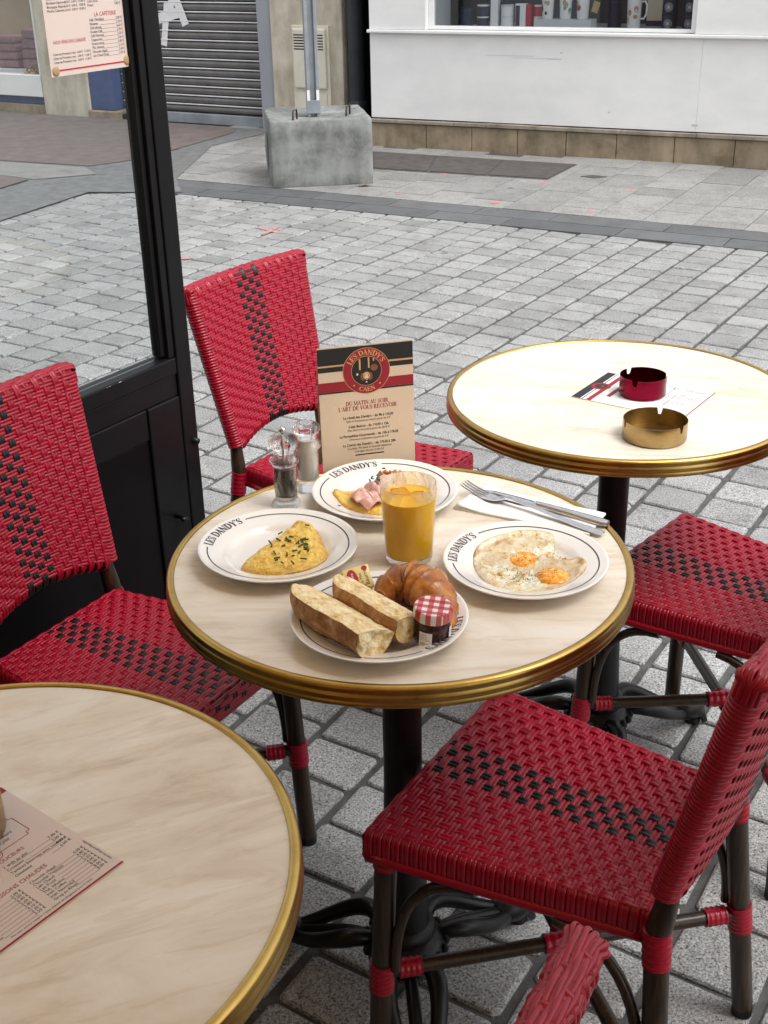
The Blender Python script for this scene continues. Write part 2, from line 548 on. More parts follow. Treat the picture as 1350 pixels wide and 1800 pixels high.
# ------------------------------------------------------------------ mesh helpers
class MB:
    def __init__(s):
        s.v, s.f, s.attr = [], [], None

    def add(s, v, f):
        o = len(s.v)
        s.v.extend(tuple(p) for p in v)
        s.f.extend([tuple(i + o for i in q) for q in f])
        return s

    def box(s, a, b):
        x0, y0, z0 = a
        x1, y1, z1 = b
        return s.add([(x0, y0, z0), (x1, y0, z0), (x1, y1, z0), (x0, y1, z0), (x0, y0, z1), (x1, y0, z1), (x1, y1, z1), (x0, y1, z1)],
                     [(3, 2, 1, 0), (4, 5, 6, 7), (0, 1, 5, 4), (1, 2, 6, 5), (2, 3, 7, 6), (3, 0, 4, 7)])

    def bbox(s, a, b, r=0.004):
        """box with chamfered edges"""
        bm = bmesh.new()
        bmesh.ops.create_cube(bm, size=1)
        for v in bm.verts:
            for k in range(3):
                v.co[k] = (a[k] + b[k]) / 2 + v.co[k] * (b[k] - a[k])
        bmesh.ops.bevel(bm, geom=bm.edges[:], offset=r, segments=2, profile=0.5, affect='EDGES')
        bm.verts.index_update()
        s.add([tuple(v.co) for v in bm.verts], [tuple(v.index for v in f.verts) for f in bm.faces])
        bm.free()
        return s

    def lathe(s, prof, n=32, c=(0, 0, 0), closed=False, ang=None, ax=None):
        m = len(prof)
        vs, fs = [], []
        for i in range(n):
            t = 2 * PI * i / n
            for r, z in prof:
                vs.append((c[0] + r * math.cos(t), c[1] + r * math.sin(t), c[2] + z))
        for i in range(n):
            j = (i + 1) % n
            for k in range(m - 1 if not closed else m):
                l = (k + 1) % m
                fs.append((i * m + k, j * m + k, j * m + l, i * m + l))
        return s.add(vs, fs)

    def tube(s, pts, rad, n=10, cap=True, flat=None):
        pts = [Vector(p) for p in pts]
        if not isinstance(rad, (list, tuple)):
            rad = [rad] * len(pts)
        vs, fs = [], []
        prev = None
        for i, p in enumerate(pts):
            t = (pts[min(i + 1, len(pts) - 1)] - pts[max(i - 1, 0)]).normalized()
            if prev is None:
                u = t.orthogonal().normalized()
                if flat is not None:
                    u = (Vector(flat) - t * Vector(flat).dot(t)).normalized()
            else:
                u = (prev - t * prev.dot(t)).normalized()
            prev = u
            w = t.cross(u)
            for k in range(n):
                a = 2 * PI * k / n
                vs.append(p + (u * math.cos(a) + w * math.sin(a)) * rad[i])
        for i in range(len(pts) - 1):
            for k in range(n):
                l = (k + 1) % n
                fs.append((i * n + k, i * n + l, (i + 1) * n + l, (i + 1) * n + k))
        if cap:
            fs.append(tuple(range(n))[::-1])
            fs.append(tuple((len(pts) - 1) * n + k for k in range(n)))
        return s.add(vs, fs)

    def prism(s, poly, z0, z1):
        n = len(poly)
        vs = [(p[0], p[1], z0) for p in poly] + [(p[0], p[1], z1) for p in poly]
        fs = [tuple(range(n))[::-1], tuple(range(n, 2 * n))]
        for i in range(n):
            j = (i + 1) % n
            fs.append((i, j, n + j, n + i))
        return s.add(vs, fs)

    def flat(s, poly, z):
        return s.add([(p[0], p[1], z) for p in poly], [tuple(range(len(poly)))])

    def xform(s, fn):
        s.v = [tuple(fn(p)) for p in s.v]
        return s

    def mesh(s, name):
        me = bpy.data.meshes.new(name)
        me.from_pydata(s.v, [], s.f)
        me.update()
        return me

    def build(s, name, mat, parent=None, smooth=False, fix=False, auto=None):
        me = s.mesh(name)
        if s.attr:
            me.attributes.new('rim', 'FLOAT', 'POINT').data.foreach_set('value', s.attr)
        if fix:
            bm = bmesh.new()
            bm.from_mesh(me)
            bmesh.ops.recalc_face_normals(bm, faces=bm.faces[:])
            bm.to_mesh(me)
            bm.free()
        if smooth:
            me.shade_smooth()
            if auto:
                me.set_sharp_from_angle(angle=R(auto))
        return link(name, me, mat, parent)


def link(name, me, mat, parent=None):
    if mat and not me.materials:
        me.materials.append(MATS[mat])
    o = bpy.data.objects.new(name, me)
    COL.objects.link(o)
    o.parent = parent
    return o


def tag(o, label=None, cat=None, group=None, kind=None):
    if label:
        o['label'] = label
    if cat:
        o['category'] = cat
    if group:
        o['group'] = group
    if kind:
        o['kind'] = kind
    return o


def empty(name, loc=(0, 0, 0), rz=0, label=None, cat=None, group=None, kind=None):
    o = bpy.data.objects.new(name, None)
    o.empty_display_size = 0.05
    COL.objects.link(o)
    o.location = loc
    o.rotation_euler = (0, 0, rz)
    return tag(o, label, cat, group, kind)


def kids(o):
    return [c for c in bpy.data.objects if c.parent == o]


def copy_tree(o, table, parent=None):
    c = o.copy()
    COL.objects.link(c)
    c.parent = parent
    for ch in table.get(o.name, []):
        copy_tree(ch, table, c)
    return c


def child_table():
    t = {}
    for o in bpy.data.objects:
        if o.parent:
            t.setdefault(o.parent.name, []).append(o)
    return t


def nz(x, y, z):
    return mnoise.noise(Vector((x, y, z)))


def ribbon(path, nrm, w, h, closed=False, prof=None):
    """flat double cane following a path; w half width, h thickness"""
    if prof is None:
        prof = ((-1, -0.9), (-0.9, 0.5), (-0.52, 1.0), (-0.14, 0.45), (0.0, -0.55), (0.14, 0.45), (0.52, 1.0), (0.9, 0.5), (1, -0.9))
    n = len(path)
    m = len(prof)
    vs, fs = [], []
    for i in range(n):
        if closed:
            a, b = path[i - 1], path[(i + 1) % n]
        else:
            a, b = path[max(i - 1, 0)], path[min(i + 1, n - 1)]
        t = Vector((b[0] - a[0], b[1] - a[1], b[2] - a[2])).normalized()
        nn = Vector(nrm[i])
        wv = t.cross(nn).normalized()
        nn = wv.cross(t)
        p = Vector(path[i])
        for q, z in prof:
            vs.append(p + wv * (q * w) + nn * (z * h))
    for i in range(n if closed else n - 1):
        j = (i + 1) % n
        for k in range(m - 1):
            fs.append((i * m + k, i * m + k + 1, j * m + k + 1, j * m + k))
    return vs, fs


# ------------------------------------------------------------------ lettering
def arc(cx, cy, rx, ry, a0, a1, wf, n=18):
    p, w = [], []
    for i in range(n + 1):
        a = R(a0 + (a1 - a0) * i / n)
        p.append((cx + rx * math.cos(a), cy + ry * math.sin(a)))
        w.append(wf(a))
    return p, w


def _V(x, y0, y1, w):
    return ([(x, y0), (x, y1)], [w, w])


def _H(x0, x1, y, w=0.055):
    return ([(x0, y), (x1, y)], [w, w])


def _D(x0, y0, x1, y1, w):
    return ([(x0, y0), (x1, y1)], [w, w])


B_, T_ = 0.0275, 0.9725
GL = {
    'A': (0.74, [_D(.06, 0, .37, 1, .055), _D(.32, 1, .62, 0, .16), _H(.16, .5, .33), _H(-.03, .16, B_), _H(.48, .76, B_)]),
    'C': (0.80, [arc(.42, .5, .33, .46, 42, 318, lambda a: .055 + .12 * abs(math.cos(a)) ** 1.5), _V(.70, .66, .98, .05)]),
    'D': (0.83, [_V(.17, 0, 1, .17), arc(.28, .5, .42, .47, 90, -90, lambda a: .055 + .13 * abs(math.cos(a)) ** 1.4), _H(.02, .32, B_), _H(.02, .32, T_)]),
    'E': (0.70, [_V(.17, 0, 1, .17), _H(.02, .6, T_), _H(.02, .63, B_), _H(.2, .45, .5), _V(.585, .72, 1, .05), _V(.61, 0, .3, .05), _V(.44, .36, .64, .05)]),
    'I': (0.36, [_V(.18, 0, 1, .17), _H(.02, .34, B_), _H(.02, .34, T_)]),
    'L': (0.66, [_V(.17, 0, 1, .17), _H(.02, .34, T_), _H(.02, .61, B_), _V(.59, 0, .34, .05)]),
    'M': (1.02, [_V(.12, 0, 1, .055), _D(.12, 1, .46, .04, .15), _D(.46, .04, .80, 1, .055), _V(.84, 0, 1, .16), _H(.0, .24, B_), _H(.0, .2, T_), _H(.70, 1.0, B_), _H(.76, 1.0, T_)]),
    'N': (0.84, [_V(.13, 0, 1, .055), _D(.13, 1, .68, .02, .16), _V(.68, 0, 1, .055), _H(.01, .25, B_), _H(.0, .2, T_), _H(.56, .80, T_)]),
    'O': (0.86, [arc(.43, .5, .33, .46, 0, 360, lambda a: .055 + .12 * abs(math.cos(a)) ** 1.5, 26)]),
    'R': (0.78, [_V(.17, 0, 1, .17), arc(.3, .745, .25, .23, 90, -90, lambda a: .055 + .11 * abs(math.cos(a))), _H(.02, .32, T_), _H(.2, .32, .515), _D(.36, .5, .64, 0, .15), _H(.02, .34, B_), _H(.56, .78, B_)]),
    'S': (0.62, [([(.52, .76), (.46, .92), (.3, .972), (.15, .90), (.10, .76), (.18, .62), (.36, .49), (.48, .36), (.50, .22), (.44, .09), (.30, .028), (.16, .07), (.07, .27)], [.05, .05, .055, .11, .13, .15, .17, .15, .13, .11, .055, .05, .05]), _V(.525, .70, .98, .045), _V(.06, .02, .32, .045)]),
    'T': (0.72, [_V(.36, 0, 1, .17), _H(.03, .69, T_), _V(.05, .70, 1, .05), _V(.67, .70, 1, .05), _H(.2, .52, B_)]),
    'U': (0.78, [_V(.16, .28, 1, .17), arc(.39, .29, .225, .26, 180, 360, lambda a: .06 + .07 * max(0, -math.cos(a))), _V(.62, .28, 1, .055), _H(.0, .3, T_), _H(.52, .74, T_)]),
    'V': (0.74, [_D(.12, 1, .40, 0, .16), _D(.38, 0, .64, 1, .055), _H(.0, .26, T_), _H(.52, .76, T_)]),
    'Y': (0.74, [_D(.12, 1, .38, .46, .16), _D(.38, .46, .64, 1, .055), _V(.38, 0, .5, .17), _H(.0, .26, T_), _H(.52, .76, T_), _H(.22, .54, B_)]),
    "'": (0.22, [([(.11, 1.0), (.08, .68)], [.13, .03])]),
    ',': (0.26, [([(.11, .1), (.06, -.14)], [.14, .03])]),
    '.': (0.26, [_V(.1, 0, .13, .13)]),
    ' ': (0.32, []),
}


def stroke(pts, ws):
    vs, fs = [], []
    n = len(pts)
    for i, (x, y) in enumerate(pts):
        a, b = pts[max(i - 1, 0)], pts[min(i + 1, n - 1)]
        dx, dy = b[0] - a[0], b[1] - a[1]
        l = math.hypot(dx, dy) or 1
        nx, ny = -dy / l, dx / l
        vs += [(x + nx * ws[i] / 2, y + ny * ws[i] / 2), (x - nx * ws[i] / 2, y - ny * ws[i] / 2)]
    for i in range(n - 1):
        fs.append((2 * i + 1, 2 * i + 3, 2 * i + 2, 2 * i))
    return vs, fs


def serif_width(txt, size):
    return sum(GL[c][0] for c in txt) * size


def serif(mb, txt, size, fn, x0=0.0, lift=2e-5, bold=1.0):
    """lay serif capitals through fn(x, y, lift) -> point"""
    x = x0
    for c in txt:
        adv, st = GL[c]
        for k, (p, w) in enumerate(st):
            v, f = stroke(p, [q * bold if q > .1 else q * bold * 1.25 for q in w])
            mb.add([fn(x + q[0] * size, q[1] * size, lift * (1 + k * 0.5)) for q in v], f)
        x += adv * size
    return mb


_font_cache = {}


def font_verts(txt, italic=False):
    key = (txt, italic)
    if key not in _font_cache:
        cu = bpy.data.curves.new('lettering', 'FONT')
        cu.body = txt
        cu.resolution_u = 2
        cu.size = 1
        cu.shear = 0.25 if italic else 0
        o = bpy.data.objects.new('lettering', cu)
        COL.objects.link(o)
        me = bpy.data.meshes.new_from_object(o)
        _font_cache[key] = ([tuple(v.co) for v in me.vertices], [tuple(p.vertices) for p in me.polygons])
        bpy.data.objects.remove(o)
        bpy.data.curves.remove(cu)
        bpy.data.meshes.remove(me)
    return _font_cache[key]


def text(mb, txt, size, fn, x=0, y=0, align='L', lift=2e-5, italic=False, squeeze=0.92):
    v, f = font_verts(txt, italic)
    if not v:
        return mb
    w = max(p[0] for p in v) * size * squeeze
    ox = x - (w / 2 if align == 'C' else w if align == 'R' else 0)
    mb.add([fn(ox + p[0] * size * squeeze, y + p[1] * size, lift) for p in v], f)
    return mb


# ================================================================== THE SETTING
ground = MB().flat([(-60, -40), (60, -40), (60, 80), (-60, 80)], -0.03).build('ground', 'ground_grey')
tag(ground, kind='structure')

# --- road: joint bed plus granite setts
road = MB().flat([(-4.2, -1.0), (4.5, -1.0), (4.5, 4.45), (-1.30, 7.66), (-4.2, 9.3)], -0.009).build('road', 'mortar')
tag(road, kind='structure')
rng = random.Random(3)
UA = R(-32.5)
ux, uy = math.cos(UA), math.sin(UA)       # across a course
vx, vy = -uy, ux                          # along a course


def sett_mesh(seed, L, W):
    r = random.Random(seed)
    hx, hy = W / 2, L / 2
    c = 0.0065
    base = [(-hx + c, -hy), (hx - c, -hy), (hx, -hy + c), (hx, hy - c), (hx - c, hy), (-hx + c, hy), (-hx, hy - c), (-hx, -hy + c)]
    base = [(x + r.uniform(-.0025, .0025), y + r.uniform(-.0025, .0025)) for x, y in base]
    tx, ty = r.uniform(-.006, .006), r.uniform(-.006, .006)
    v, f = [], []
    for k, (ins, z) in enumerate(((0.0, -0.02), (0.0, -0.0055), (0.0035, -0.0012), (0.009, 0.0))):
        for x, y in base:
            l = math.hypot(x, y)
            s = (l - ins) / l
            v.append((x * s, y * s, z + (x * tx + y * ty if k > 0 else 0)))
    for k in range(3):
        for i in range(8):
            j = (i + 1) % 8
            f.append((k * 8 + i, k * 8 + j, k * 8 + 8 + j, k * 8 + 8 + i))
    f.append(tuple(range(24, 32)))
    return v, f


LENS = [0.106, 0.113, 0.118, 0.123, 0.130, 0.140]
variants = {}
for li, L in enumerate(LENS):
    for k in range(4):
        variants[(li, k)] = sett_mesh(li * 10 + k, L, 0.1465)
setts = []
PW = 0.162
for cidx in range(-36, 36):
    v = -2.0 + rng.uniform(0, .15)
    while v < 10.5:
        li = rng.choice((0, 1, 2, 2, 3, 3, 4, 5))
        L = LENS[li]
        v += L / 2 + 0.005
        u = cidx * PW
        x, y = ux * u + vx * v, uy * u + vy * v
        v += L / 2 + 0.005
        if y < 0.5 or y > 8.2:
            continue
        if y > 6.90 - 0.5535 * x + 0.04:                 # beyond the gutter
            continue
        if x < -1.9 and y > 8.0:
            continue
        lim = 0.62 + 0.36 * y
        if x < -lim - 0.35 or x > lim + 0.35:
            continue
        setts.append((y + 0.25 * abs(x), li, rng.randrange(4), x, y, rng.uniform(-.02, .02), rng.uniform(-.0018, .0010)))
setts.sort()


def in_frame(x, y):
    dx, dy, dz = x, y, -CAMZ
    zc = cp * dy - sp * dz
    if zc <= 0:
        return False
    X = dx / zc * 2137
    Y = (sp * dy + cp * dz) / zc * 2137
    return abs(X) < 690 and abs(Y) < 915


visible = [s for s in setts if in_frame(s[3], s[4])]
single = set(id(s) for s in visible[:300])
proto = {}
rest_v, rest_f, rest_t = [], [], []
for s in setts:
    _, li, k, x, y, a, dz = s
    ang = UA + a * 0.6
    if id(s) in single:
        if (li, k) not in proto:
            me = bpy.data.meshes.new('paving_sett')
            me.from_pydata(variants[(li, k)][0], [], variants[(li, k)][1])
            me.materials.append(MATS['granite'])
            proto[(li, k)] = me
        o = bpy.data.objects.new('paving_sett', proto[(li, k)])
        COL.objects.link(o)
        o.location = (x, y, dz)
        o.rotation_euler = (0, 0, ang)
        o.parent = road
    else:
        vv, ff = variants[(li, k)]
        o0 = len(rest_v)
        ca, sa = math.cos(ang), math.sin(ang)
        t = rng.random()
        for p in vv:
            rest_v.append((x + ca * p[0] - sa * p[1], y + sa * p[0] + ca * p[1], p[2] + dz))
            rest_t.append(t)
        rest_f.extend([tuple(i + o0 for i in q) for q in ff])
me = bpy.data.meshes.new('paving_setts')
me.from_pydata(rest_v, [], rest_f)
at = me.attributes.new('tone', 'FLOAT', 'POINT')
at.data.foreach_set('value', rest_t)
tag(link('paving_setts', me, 'granite_far', road), kind='stuff')

# --- gutter strip
gut = MB().flat([(-1.75, 8.24), (4.6, 4.78), (4.4, 4.40), (-1.75, 7.86)], -0.006).build('gutter', 'mortar')
tag(gut, kind='structure')
gd = Vector((0.8749, -0.4843, 0))
gn = Vector((0.4843, 0.8749, 0))
a = -0.1
g0 = Vector((-1.62, 7.795, 0))
while a < 6.6:
    L = rng.uniform(0.44, 0.66)
    for row, (w0, w1) in enumerate(((0.0, 0.185), (0.19, 0.375))):
        off = 0.2 * row
        P = [g0 + gd * (a + off) + gn * w0, g0 + gd * (a + off + L - .006) + gn * w0, g0 + gd * (a + off + L - .006) + gn * w1, g0 + gd * (a + off) + gn * w1]
        MB().prism([(p.x, p.y) for p in P], -0.02, 0.0045 + rng.uniform(-.0008, .0008)).build('gutter_stone', 'gutter_stone', gut)
    a += L

# --- pavement beyond the gutter
pav = MB().flat([(-1.75, 8.30), (4.7, 4.80), (5.5, 7.6), (-0.6, 10.6), (-1.2, 10.2)], -0.004).build('pavement', 'mortar')
tag(pav, kind='structure')
p0 = g0 + gn * 0.383
hatch_poly = [(-0.03, 8.93), (1.332, 8.245), (1.067, 7.744), (-0.03, 8.24)]
for i in range(-8, 24):
    a = 0.0 + i * 0.272
    d = 0.0
    k = 0
    while d < 2.9:
        L = rng.choice((0.22, 0.30, 0.34, 0.40))
        if k == 0:
            L = rng.uniform(.12, .4)
        P = [p0 + gd * a + gn * d, p0 + gd * (a + .268) + gn * d, p0 + gd * (a + .268) + gn * (d + L - .005), p0 + gd * a + gn * (d + L - .005)]
        c = (P[0] + P[2]) / 2
        d += L
        k += 1
        wall_y = 9.17 - 0.4725 * (c.x - 0.0) + 0.05
        if c.x < -0.06:
            wall_y = 9.60 - 0.563 * c.x
        if c.y > wall_y or c.x > 4.4 or c.x < -1.42:
            continue
        MB().prism([(p.x, p.y) for p in P], -0.02, 0.006 + rng.uniform(-.001, .001)).build('paving_slab', 'slab_stone', pav)

# --- asphalt of the side street on the left
sa_ = MB().flat([(-6, 13.2), (-3.38, 11.453), (-0.9, 10.05), (-0.85, 9.895), (-1.22, 9.3), (-1.30, 8.05), (-1.20, 7.60), (-1.79, 7.66), (-2.15, 6.83), (-4.2, 7.6), (-7, 9.6)], 0.0095).build('side_street', 'asphalt')
tag(sa_, kind='structure')
rp = MB().flat([(-5.5, 12.7), (-3.38, 11.453), (-2.18, 10.789), (-1.116, 10.12), (-1.12, 9.903), (-1.482, 9.135), (-1.695, 8.764), (-1.963, 8.554), (-2.667, 8.86), (-4.6, 9.7)], 0.0140).build('red_asphalt', 'red_asphalt')
tag(rp, kind='structure')
ls = MB().flat([(-4.6, 9.66), (-2.667, 8.82), (-1.98, 8.50), (-1.86, 8.24), (-2.23, 8.10), (-2.5, 8.29), (-4.4, 9.05)], 0.0135).build('pale_strip', 'slab_stone')
tag(ls, kind='structure')
rs = MB().flat([(-4.3, 9.0), (-2.504, 8.265), (-2.26, 8.09), (-2.375, 7.80), (-3.9, 8.3)], 0.0180).build('red_asphalt', 'red_asphalt')
tag(rs, kind='structure')

# --- cellar hatch in the pavement
hx = [Vector((*p, 0)) for p in hatch_poly]
hatch = MB().prism([(p.x, p.y) for p in hx], 0.0, 0.008).build('cellar_hatch', 'mortar')
tag(hatch, 'dark brown metal cellar hatch set in the pavement before the white shop front', 'hatch')
for k in range(3):
    t0, t1 = k / 3 + .008, (k + 1) / 3 - .008

    def q(u, v):
        return hx[3].lerp(hx[0], v).lerp(hx[2].lerp(hx[1], v), u)
    MB().prism([tuple(q(t0, .04)[:2]), tuple(q(t1, .04)[:2]), tuple(q(t1, .96)[:2]), tuple(q(t0, .96)[:2])], 0.006, 0.0125).build('hatch_panel', 'hatch_metal', hatch)
dr = MB()
dr.prism([(1.285, 7.83), (1.36, 7.76), (1.45, 7.79), (1.37, 7.86)], 0.005, 0.0095)
dr.build('drain_cover', 'hatch_metal')
tag(bpy.data.objects['drain_cover'], 'small dark square drain cover in the slabs right of the cellar hatch', 'drain')

# --- painted survey marks
def mark(name, x, y, r, mat, label, z=0.0085):
    pts = []
    for i in range(14):
        t = 2 * PI * i / 14
        rr = r * (0.75 + 0.4 * nz(x * 7 + math.cos(t), y * 5 + math.sin(t), 3.1))
        pts.append((x + rr * 1.3 * math.cos(t), y + rr * math.sin(t)))
    return tag(MB().flat(pts, z).build(name, mat), label, 'paint mark', 'spray paint marks')


mark('paint_mark', .433, 8.007, .025, 'pink_spray', 'pink paint dot beside the near left edge of the cellar hatch')
mark('paint_mark', 1.029, 7.638, .026, 'pink_spray', 'pink paint dot just below the near right corner of the cellar hatch')
mark('paint_mark', .127, 7.404, .022, 'pink_spray', 'pink paint dot on the slabs just right of the concrete block')
mark('paint_mark', .679, 7.085, .028, 'pink_spray', 'pink paint dot halfway along the slabs, close to the dark gutter')
mark('paint_mark', 1.182, 6.806, .024, 'pink_spray', 'pink paint dot nearest the dark gutter strip, right of the hatch')
mark('paint_mark', 1.506, 7.34, .022, 'pink_spray', 'rightmost pink paint dot on the pavement slabs')
mark('paint_mark', -.957, 5.963, .03, 'red_spray', 'faint red blot on the setts beside the black post', 0.0035)
xm = MB()
xm.add([(-.66, 6.60, .003), (-.635, 6.615, .003), (-.50, 6.47, .003), (-.525, 6.455, .003)], [(0, 1, 2, 3)][::-1])
xm.add([(-.625, 6.44, .0036), (-.60, 6.43, .0036), (-.53, 6.60, .0036), (-.555, 6.615, .0036)], [(0, 1, 2, 3)])
tag(xm.build('paint_cross', 'red_spray'), 'faded red painted cross on the setts behind the chair', 'paint mark')

# ================================================================== RIGHT SHOP FRONT
shop = empty('white_shop', (0.371, 8.996, 0), R(-25.29), 'white painted shop front with low stone plinth across the street', 'building')
H = 3.3
MB().bbox((-.45, 0.02, 0.205), (1.887, 0.14, 0.775), .001).build('wall_panel', 'white_paint', shop)
MB().bbox((1.888, 0.021, 0.205), (4.6, 0.14, 0.775), .001).build('wall_panel', 'white_paint', shop)
MB().bbox((-.46, -0.015, 0.778), (4.6, 0.16, 0.80), .005).build('window_sill', 'white_paint', shop)
MB().bbox((-.445, 0.0, 0.802), (-.012, 0.16, H), .004).build('pilaster', 'white_paint', shop)
MB().bbox((1.835, 0.0, 0.802), (4.6, 0.16, H), .004).build('pilaster', 'white_paint', shop)
MB().box((-.012, 0.0, 2.4), (1.835, 0.16, H)).build('lintel', 'white_paint', shop)
fr = MB()
fr.bbox((-.01, .05, .803), (.025, .10, 2.4), .003)
fr.bbox((1.797, .05, .803), (1.832, .10, 2.4), .003)
fr.bbox((.025, .052, .803), (1.797, .098, .826), .003)
fr.build('window_frame', 'white_paint', shop)
MB().box((.025, .070, .826), (1.797, .076, 2.4)).build('window_pane', 'shop_glass', shop)
MB().box((-.01, .162, .778), (1.83, .80, .80)).build('display_floor', 'white_ceramic', shop)
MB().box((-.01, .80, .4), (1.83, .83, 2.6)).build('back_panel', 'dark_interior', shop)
MB().box((-.04, .165, .4), (-.01, .83, 2.6)).build('side_panel', 'grey_card', shop)
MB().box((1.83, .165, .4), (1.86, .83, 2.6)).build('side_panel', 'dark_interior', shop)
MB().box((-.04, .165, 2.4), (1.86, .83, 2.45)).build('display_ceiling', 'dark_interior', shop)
for (a_, z_, l_, h_) in ((.42, .645, .35, .0025), (.62, .632, .30, .002), (.86, .628, .10, .006), (.95, .668, .02, .006), (1.3, .30, .012, .01), (1.86, .24, .04, .012)):
    MB().box((a_, .0188, z_), (a_ + l_, .0197, z_ + h_)).build('scuff_mark', 'grey_card', shop)
xs = [-.45, -.017, .332, .669, 1.02, 1.371, 1.76, 2.15, 2.55, 2.95, 3.4, 3.9, 4.5]
for i in range(len(xs) - 1):
    MB().bbox((xs[i] + .002, 0.012 + rng.uniform(-.003, .003), -.02), (xs[i + 1] - .002, .14, .168), .004).build('plinth_stone', 'plinth_stone', shop)
xs2 = [-.45, .2, .44, .80, 1.4, 1.9, 2.6, 3.4, 4.5]
for i in range(len(xs2) - 1):
    MB().bbox((xs2[i] + .001, -0.008, .172), (xs2[i + 1] - .001, .14, .197 + rng.uniform(-.002, .002)), .004).build('plinth_cap', 'cap_stone', shop)
MB().box((-.45, .05, .0), (4.6, .138, .23)).build('plinth_core', 'mortar', shop)
MB().box((-.45, .141, .0), (4.6, .158, .779)).build('inner_wall', 'cafe_wall', shop)


def sp(a, d, z=0.8):
    p = shop.matrix_basis @ Vector((a, d, z))
    return p


shop.matrix_basis  # evaluated from location and rotation
_c, _s = math.cos(R(-25.29)), math.sin(R(-25.29))


def sp(a, d, z=0.801):
    return (0.371 + _c * a - _s * d, 8.996 + _s * a + _c * d, z)


def tin(name, a, d, r, h, mat, lid, label, cat='tin', z=0.801, disc=None, group='goods in the shop window'):
    o = empty(name, sp(a, d, z), R(-25.29), label, cat, group)
    MB().lathe([(0, 0), (r, 0), (r, h * .86), (0, h * .86)], 24).build('body', mat, o, True, auto=40)
    MB().lathe([(0, h * .865), (r * 1.03, h * .865), (r * 1.03, h * .98), (r * .9, h), (0, h)], 24).build('lid', lid, o, True, auto=40)
    if disc:
        m = MB()
        for rr0, rr1 in ((.0, .35), (.5, .62), (.78, .86)):
            for i in range(24):
                t0, t1 = 2 * PI * i / 24, 2 * PI * (i + 1) / 24
                R_ = r * .62
                P = []
                for rr, t in ((rr0, t0), (rr1, t0), (rr1, t1), (rr0, t1)):
                    px, pz = R_ * rr * math.cos(t), R_ * rr * math.sin(t)
                    P.append((px, -math.sqrt(r * r - px * px) - .0008, h * .43 + pz))
                m.add(P, [(0, 1, 2, 3)])
        m.build('label_ring', disc, o)
    return o


def carton(name, a, d, w, dp, h, mat, label, band=None, z=0.801, cat='box'):
    o = empty(name, sp(a, d, z), R(-25.29), label, cat, 'goods in the shop window')
    MB().bbox((-w / 2, -dp / 2, 0), (w / 2, dp / 2, h), .003).build('carton', mat, o)
    if band:
        MB().box((-w / 2 + .004, -dp / 2 - .0015, h * .08), (-w / 2 + w * .45, -dp / 2 - .0005, h * .92)).build('printed_band', band, o)
    return o


def mug(a, d, r, h, mat, spots, label, z, handle=False, base='mug'):
    o = empty(base, sp(a, d, z), R(-25.29), label, base, 'goods in the shop window')
    MB().lathe([(0, 0), (r * .82, 0), (r * .9, h * .1), (r, h), (r * .94, h), (r * .85, h * .12), (0, h * .1)], 28).build('cup', mat, o, True, auto=50)
    rr = random.Random(int(a * 1000))
    for k in range(5):
        m = MB()
        t = -PI / 2 + rr.uniform(-1.2, 1.2)
        zc = h * rr.uniform(.25, .8)
        s = r * rr.uniform(.2, .38)
        P = []
        for i in range(12):
            q_ = 2 * PI * i / 12
            th = t + s / r * math.cos(q_)
            zz = zc + s * 1.3 * math.sin(q_)
            rad = r * (.9 + .1 * (zz / h - .1) / .9) + .0012
            P.append((rad * math.cos(th), rad * math.sin(th), zz))
        m.add(P, [tuple(range(12))])
        m.build('painted_spot', spots[k % len(spots)], o)
    if handle:
        MB().tube([(r * .97, 0, h * .82), (r * 1.5, 0, h * .84), (r * 1.75, 0, h * .7), (r * 1.7, 0, h * .45), (r * 1.35, 0, h * .33), (r * .92, 0, h * .33)], r * .14, 8).build('handle', mat, o, True)
    return o


tin('tea_tin', .175, .30, .043, .13, 'navy', 'navy', 'black tin leftmost in the white shop window', z=.801)
tin('tea_tin', .285, .33, .043, .07, 'navy', 'white_ceramic', 'lower navy tin with pale lid, second from the left in the window')
tin('tea_tin', .285, .33, .043, .075, 'navy', 'white_ceramic', 'upper navy tin with pale lid, second from the left in the window', z=.872)
carton('gift_box', .375, .33, .055, .05, .24, 'white_ceramic', 'tall narrow white box between the navy tins and a white tin')
tin('tea_tin', .465, .33, .045, .07, 'white_ceramic', 'white_ceramic', 'lower white tin right of the tall narrow white box')
tin('tea_tin', .465, .33, .045, .075, 'white_ceramic', 'grey_card', 'upper white tin right of the tall narrow white box', z=.872)
carton('gift_box', .572, .32, .075, .06, .155, 'white_ceramic', 'white and red box standing in the shop window', 'black_print')
carton('gift_box', .632, .322, .036, .06, .15, 'red_print', 'slim red box next to the white box in the shop window')
tin('tea_tin', .70, .34, .045, .075, 'white_ceramic', 'white_ceramic', 'lower white tin with red band, left of the grey stand')
tin('tea_tin', .70, .34, .045, .07, 'red_print', 'white_ceramic', 'upper red tin on a white tin, left of the grey stand', z=.877)
st = carton('display_stand', .90, .27, .40, .14, .062, 'grey_card', 'low grey display stand carrying three mugs in the shop window', cat='stand')
mug(.775, .27, .042, .14, 'white_ceramic', ['black_print', 'kraft'], 'white mug with black marks, left on the grey stand', .864)
mug(.90, .27, .043, .14, 'white_ceramic', ['teal_print', 'kraft'], 'white mug with green spots, middle of the grey stand', .864)
mug(1.02, .27, .043, .14, 'white_ceramic', ['red_print', 'kraft', 'brown_print'], 'white mug with red and brown spots, right on the grey stand', .864)
tin('tea_tin', 1.20, .42, .046, .19, 'navy', 'navy', 'tall navy tin between the grey stand and the white tumbler')
tg = MB().box((-.022, -.002, 0), (.022, .002, .07))
tgo = tg.build('price_tag', 'kraft')
tgo.location = sp(1.115, .21, .91)
tgo.rotation_euler = (0.1, R(18), R(-25.29))
